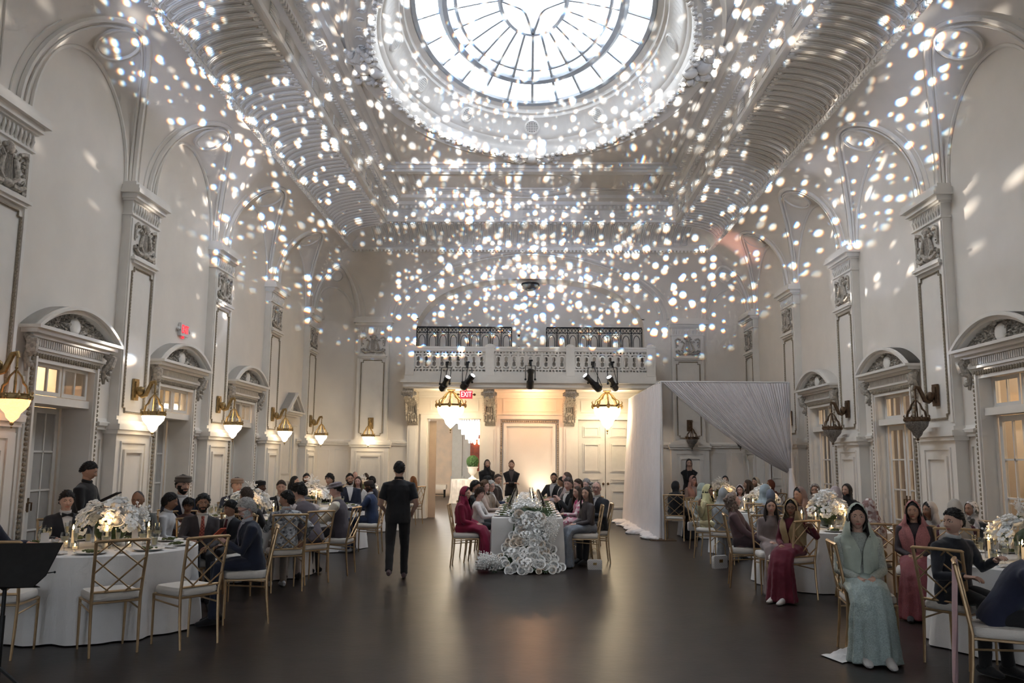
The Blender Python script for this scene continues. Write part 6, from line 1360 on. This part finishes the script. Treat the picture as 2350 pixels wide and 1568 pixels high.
person(1664, 1092, 20.9, 5, 'seated woman in black hijab facing us at the back', 'the seated woman in black hijab', hf=0, fem=True, sk='l', hair=None, scarf=('hijab', BLK, 'c', 1), top='abaya', col=BLK, skirt=BLK)
person(1659, 1121, 14.3, 170, 'woman in grey scarf seen from behind', 'the woman in the grey scarf', hf=165, fem=True, sk='m', hair=('short', DH), scarf=('dupatta', (.34, .36, .37)), top='dress', col=(.3, .3, .3), skirt=(.3, .3, .3))
person(1698, 1114, 17.2, 0, 'long haired woman with glasses and white scarf facing us', 'the woman with glasses and white scarf', hf=-5, fem=True, sk='p', hair=('long', (.025, .015, .012)), scarf=('dupatta', (.66, .58, .62)), top='dress', col=(.5, .44, .46), skirt=(.5, .44, .46), glasses=True)
person(1716, 1112, 18.2, -60, 'girl with loose brown hair in profile', 'the girl with brown hair', hf=-80, fem=True, sk='m', hair=('long', BR), top='dress', col=(.35, .24, .2), skirt=(.35, .24, .2), S=.9)
person(1734, 1096, 20.3, -35, 'woman in bright cream scarf lit from the window', 'the woman in the cream scarf', hf=-40, fem=True, sk='l', hair=('short', DH), scarf=('dupatta', (.74, .62, .46)), top='dress', col=(.5, .42, .32), skirt=(.5, .42, .32))
person(1768, 1101, 19.4, -60, 'woman in rust brown headscarf at the back', 'the woman in the rust scarf', hf=-75, fem=True, sk='m', hair=None, scarf=('hijab', (.22, .07, .04)), top='dress', col=(.25, .1, .07), skirt=(.25, .1, .07))
person(1757, 1113, 14.75, 150, 'woman in pale blue scarf turned away', 'the woman in pale blue', hf=120, fem=True, sk='m', hair=('short', DH), scarf=('dupatta', (.42, .50, .54)), top='dress', col=(.4, .45, .5), skirt=(.4, .45, .5))
person(1768, 1123, 14.2, 175, 'woman in slate blue scarf and grey shawl seen from behind', 'the woman in slate blue', hf=170, fem=True, sk='m', hair=None, scarf=('hijab', (.17, .20, .26)), top='dress', col=(.3, .28, .29), skirt=(.3, .28, .29), shawl=(.26, .24, .26))
person(1683, 1131, 11.75, 78, 'woman with curly grey hair leaning back and looking up', 'the curly grey-haired woman', hf=95, hp=-.30, lean=-.22, fem=True, sk='p', hair=('curly', (.34, .25, .20)), top='dress', col=(.17, .10, .105), skirt=(.06, .035, .04), arms=('knee', 'knee'), chairf=80, vox=.012)
person(1769, 1163, 11.2, 10, 'little girl with long dark curls facing us', 'the little girl', hf=5, fem=True, sk='l', hair=('long', (.025, .015, .012)), top='dress', col=(.28, .22, .21), skirt=(.28, .22, .21), S=.78, arms=('lap', 'lap'))
person(1815, 1147, 10.65, -25, 'girl with glasses in maroon dress and mustard scarf', 'the girl in maroon', hf=-8, fem=True, sk='t', hair=('bangs', DH), scarf=('dupatta', (.42, .30, .15)), top='dress', col=(.13, .012, .025), skirt=(.15, .012, .03), glasses=True, chairf=210, chair_=True, arms=((-.33, .10, .98), 'lap'), vox=.012, shoes=(.62, .58, .54))
person(1835, 1136, 12.9, -30, 'woman in brown scarf turned to the left', 'the woman in the brown scarf', hf=-45, lean=.4, S=.95, fem=True, sk='m', hair=('short', DH), scarf=('dupatta', (.30, .20, .17)), top='dress', col=(.28, .2, .18), skirt=(.28, .2, .18))
person(1870, 1110, 14.1, 0, 'woman in taupe hijab facing us by the right wall', 'the woman in the taupe hijab', hf=-8, fem=True, sk='m', hair=None, scarf=('hijab', (.27, .23, .21), 'c', 1), top='dress', col=(.24, .2, .19), skirt=(.24, .2, .19))
person(1917, 1117, 13.1, 170, 'woman in pale pink scarf seen from behind', 'the woman in the pale pink scarf', hf=160, fem=True, sk='m', hair=('short', DH), scarf=('dupatta', (.50, .42, .43)), top='dress', col=(.45, .38, .38), skirt=(.45, .38, .38))
person(1943, 1110, 14.6, -30, 'woman in black headscarf beside the third right doorway', 'the woman in the black headscarf', hf=-35, fem=True, sk='l', hair=None, scarf=('hijab', BLK), top='dress', col=BLK, skirt=BLK)
person(1993, 1146, 10.35, 200, 'woman in red and gold patterned scarf and gold gown', 'the woman in red and gold', hf=170, fem=True, sk='m', hair=('short', DH), scarf=('dupatta', (.22, .07, .05), 'flo'), top='dress', col=(.30, .19, .09), kind='s', skirt=(.32, .20, .09), chairf=170, knees=-.1)
person(1966, 1157, 7.75, 12, 'young woman in sequinned mint gown and veil seated in front', 'the woman in mint green', hf=5, fem=True, sk='l', hair=('long', DH), scarf=('dupatta', (.56, .62, .52)), top='dress', col=(.54, .58, .52), kind='s', skirt=(.46, .56, .54), chairf=80, vox=.010, arms=('lap', 'lap'), shoes=(.6, .58, .56))
person(2094, 1151, 9.65, 0, 'young woman in rose pink sequinned scarf with long dark hair', 'the woman in rose pink', hf=-5, fem=True, sk='m', hair=('long', DH), scarf=('dupatta', (.50, .20, .20), 's'), top='dress', col=(.05, .035, .04), skirt=(.3, .08, .09), kind='s')
person(2132, 1153, 10.6, -30, 'woman in white lace scarf behind the woman in rose pink', 'the woman in white lace', hf=-50, fem=True, sk='m', hair=('short', DH), scarf=('dupatta', (.60, .55, .52)), top='dress', col=(.5, .46, .42), skirt=(.5, .46, .42))
person(2190, 1148, 9.7, 180, 'woman in ivory scarf seen from behind', 'the woman in the ivory scarf', hf=185, fem=True, sk='m', hair=('short', DH), scarf=('dupatta', (.56, .51, .45)), top='dress', col=(.12, .03, .05), skirt=(.12, .03, .05), shawl=(.5, .44, .42))
person(2228, 1150, 10.6, -35, 'woman in dark floral scarf by the nearest right doorway', 'the woman in the floral scarf', hf=-40, fem=True, sk='m', hair=None, scarf=('hijab', (.04, .04, .03), 'flo'), top='dress', col=(.03, .03, .03), skirt=(.03, .03, .03))
person(2188, 1196, 7.35, 45, 'boy in black suit twisting round on his chair', 'the boy in the black suit', hf=-40, hp=.05, sk='l', hair=('short', DH), S=.90, detail=False, shirt=(.6, .6, .6), arms=((-.30, .22, .90), (.20, .35, .78)), chairf=125, vox=.011, legs=BLK)
person(2400, 1208, 6.6, 63, 'child in navy jacket bending at the right edge of the picture', 'the child in the navy jacket', hf=63, hp=.5, lean=.55, sk='p', hair=('short', BR), S=.86, col=(.018, .022, .05), xy=(3.40, 6.34), raw=True, chair_=False, arms=('table', 'table'), legs=BLK)
q = MB(); gg = random.Random(4); cu, cx_, cy_ = CURTRAIN
for k in range(54):
    y = cy_-.1+5.2*k/53; w = .10+.26*abs(sin(k*.53))*(.5+.5*gg.random())+.18*(k > 14)*gg.random(); q.ball((cx_-.10-w*.55, y+gg.uniform(-.08, .08), .035), (w*.62, gg.uniform(.07, .13), gg.uniform(.035, .075)), 10, 6)
garment('curtain_train', q, DRAPE, cu, .022, .05, 3)
bake()

# ------------------------------------------------------------------ loose things
def ch2(x, y, dx, dy, label): return chair(x, y, atan2(-dx, dy), label)
ch2(-3.62, 7.50, -.275, .325, 'empty gold lattice-back chair, the nearest one with its back to us')
ch2(-3.08, 7.82, -.36, .24, 'empty gold lattice-back chair just left of the white-haired man')
ch2(-4.42, 7.30, -.05, .4, 'empty gold lattice-back chair behind the music stand at the left edge')
ch2(3.42, 6.32, .89, -.45, 'gold chair under the pink scarf at the right edge')
# music stand in the left foreground
e = thing('music_stand', 'black music stand in the left foreground', 'music stand', (-3.62, 5.62, 0))
top = at(20, 1300, Y=5.62)
q = MB(); w, h = .27, .155
cn = Vector((top.x+3.62, 0, top.z)); ex = Vector((1, -.12, .06)).normalized(); ez = Vector((0, .35, .94)).normalized(); ny = ex.cross(ez)
P4 = [(-w, -h*.80), (w*.80, -h*.92), (w*1.06, -h*.45), (w*1.28, h*.92), (-w, h)]
q.prism(P4, lambda a, b_, d_: cn+ex*a+ez*b_+ny*d_, -.004, .004); build('desk', q, BLACKM, e, smooth=False)
q = MB(); q.prism([(-w, 0), (w*.85, 0), (w*.85, .02), (-w, .02)], lambda a, b_, d_: cn+ex*a+ez*(-h*.86)+ny*(-d_)*1.0+ez*b_*.2, 0, .05); build('ledge', q, BLACKM, e, smooth=False)
q = MB(); q.tube([cn+ex*(w*.9)-ez*.06, cn+ex*(w*1.25)-ez*.05], .004, 5); q.ball(cn+ex*(w*1.27)-ez*.05, .008, 6, 4); build('page_arm', q, BLACKM, e)
q = MB(); q.tube([(cn.x-.03, .03, 0.28), (cn.x-.03, .03, cn.z-.1)], .013, 8); q.tube([(cn.x-.03, .03, .18), (cn.x-.03, .03, .62)], .018, 8); q.ball((cn.x-.03, .02, cn.z-.12), .035, 8, 6); build('shaft', q, BLACKM, e)
for a in (.2, 2.3, 4.4): q = MB(); q.tube([(cn.x-.03, .03, .30), (cn.x-.03+.16*cos(a), .03+.16*sin(a), .16), (cn.x-.03+.36*cos(a), .03+.36*sin(a), .01)], [.012, .011, .010], 6); build('leg', q, BLACKM, e)
# waiter's pad, phones
p = at(262, 1141, Y=9.75); o = MB(); o.box((0, 0, 0), (.10, .30, .012)); pad = tag(build('order_pad', o, BLACKM, loc=at(247, 1143, Y=9.82), smooth=False), 'black folder held by the waiter', 'folder'); pad.rotation_euler = (R(25), 0, R(-95))
o = MB(); o.box((0, 0, 0), (.072, .010, .15)); PHm = o.mesh('smartphone', False)
ph = tag(link('smartphone', PHm, BLACKM, None, at(1312, 1133, Y=15.12)), 'black smartphone held up by the man filming', 'phone'); ph.rotation_euler = (R(-8), 0, R(20))
ph = tag(link('smartphone', PHm, mat('phone_orange', (.6, .12, .06), .5), None, at(503, 1222, Y=8.72)), 'red phone in the hands of the white-haired man', 'phone'); ph.rotation_euler = (R(55), 0, R(60))
# handbags hanging on chairs
def bag(loc, rz, col, label, sc=1.):
    e = thing('handbag', label, 'handbag', loc, rz, None); q = MB(); q.rings([[(x*a, y*a*.5, z) for x, y in ((-.12, -.05), (.12, -.05), (.13, 0), (.12, .05), (-.12, .05), (-.13, 0))] for a, z in ((.90, 0), (1.0, .02), (.98, .15), (.85, .17))], 0, True, True, True); build('bag_body', q, mat('quilt_' + label[:5], col, .35, kind='checker', scale=60, col2=tuple(c*.82 for c in col)), e)
    q = MB(); q.tube([(-.11, 0, .16), (-.09, 0, .30), (0, 0, .36), (.09, 0, .30), (.11, 0, .16)], .004, 5); build('strap', q, GOLD, e); q = MB(); q.span((-.03, -.032, .08), (.03, -.027, .12)); build('clasp', q, GOLD, e, smooth=False); e.scale = (sc,)*3
p = at(1652, 1305, Y=11.62); bag((p.x, 11.62, p.z), R(30), (.66, .64, .62), 'white quilted handbag hanging behind the curly grey-haired woman')
p = at(1592, 1218, Y=15.15); bag((p.x, 15.15, p.z), R(10), (.70, .66, .62), 'small cream handbag hanging on the chair of the woman in yellow', .9)
p = at(1366, 1310, Z=0); bag((p.x, p.y+.1, .0), R(5), (.60, .55, .52), 'small beige handbag on the floor beside the right row chair', .9)
# napkin fallen on the floor near the mint gown
q = MB(); gr = []
for i in range(13): gr.append([((i/12-.5)*.42, (j/12-.5)*.30+.03*sin(i*.8), .008+.10*max(0, 1-((i-7)/6)**2-((j-7)/6)**2)*(.7+.3*sin(i*1.3+j))) for j in range(13)])
q.rings(gr, closed=False); p = at(1958, 1512, Z=0); tag(build('fallen_napkin', q, NAPK, loc=(p.x, p.y, 0), rot=R(15)), 'white cloth lying on the floor beside the mint gown', 'napkin')
# pink scarf over the chair at the right edge
q = MB(); rows = []
for i in range(15):
    t = i/14; rows.append([(-.20+.40*s/12+.01*sin(s*1.7+i*.5), -.285-.045*t-.02*sin(s*.9+2*t), .95-.86*t+.012*sin(s*1.3)) for s in range(13)])
q.rings(rows, closed=False); sc_ = tag(build('pink_scarf', q, CM((.62, .40, .42)), loc=(3.42, 6.32, 0), rot=atan2(-.89, -.45)), 'pink and white scarf draped over the chair at the right edge', 'scarf')
q = MB(); q.rings([[(x+.006*sin(i*2.1), -.30-.05*(i/20)-.02*sin(2*i/20), .95-.86*i/20) for x in (-.225, -.20, -.165)] for i in range(21)], closed=False); build('fringed_edge', q, CM((.80, .77, .74)), sc_)
# mustard scarf end over the chair back in front of the girl in maroon
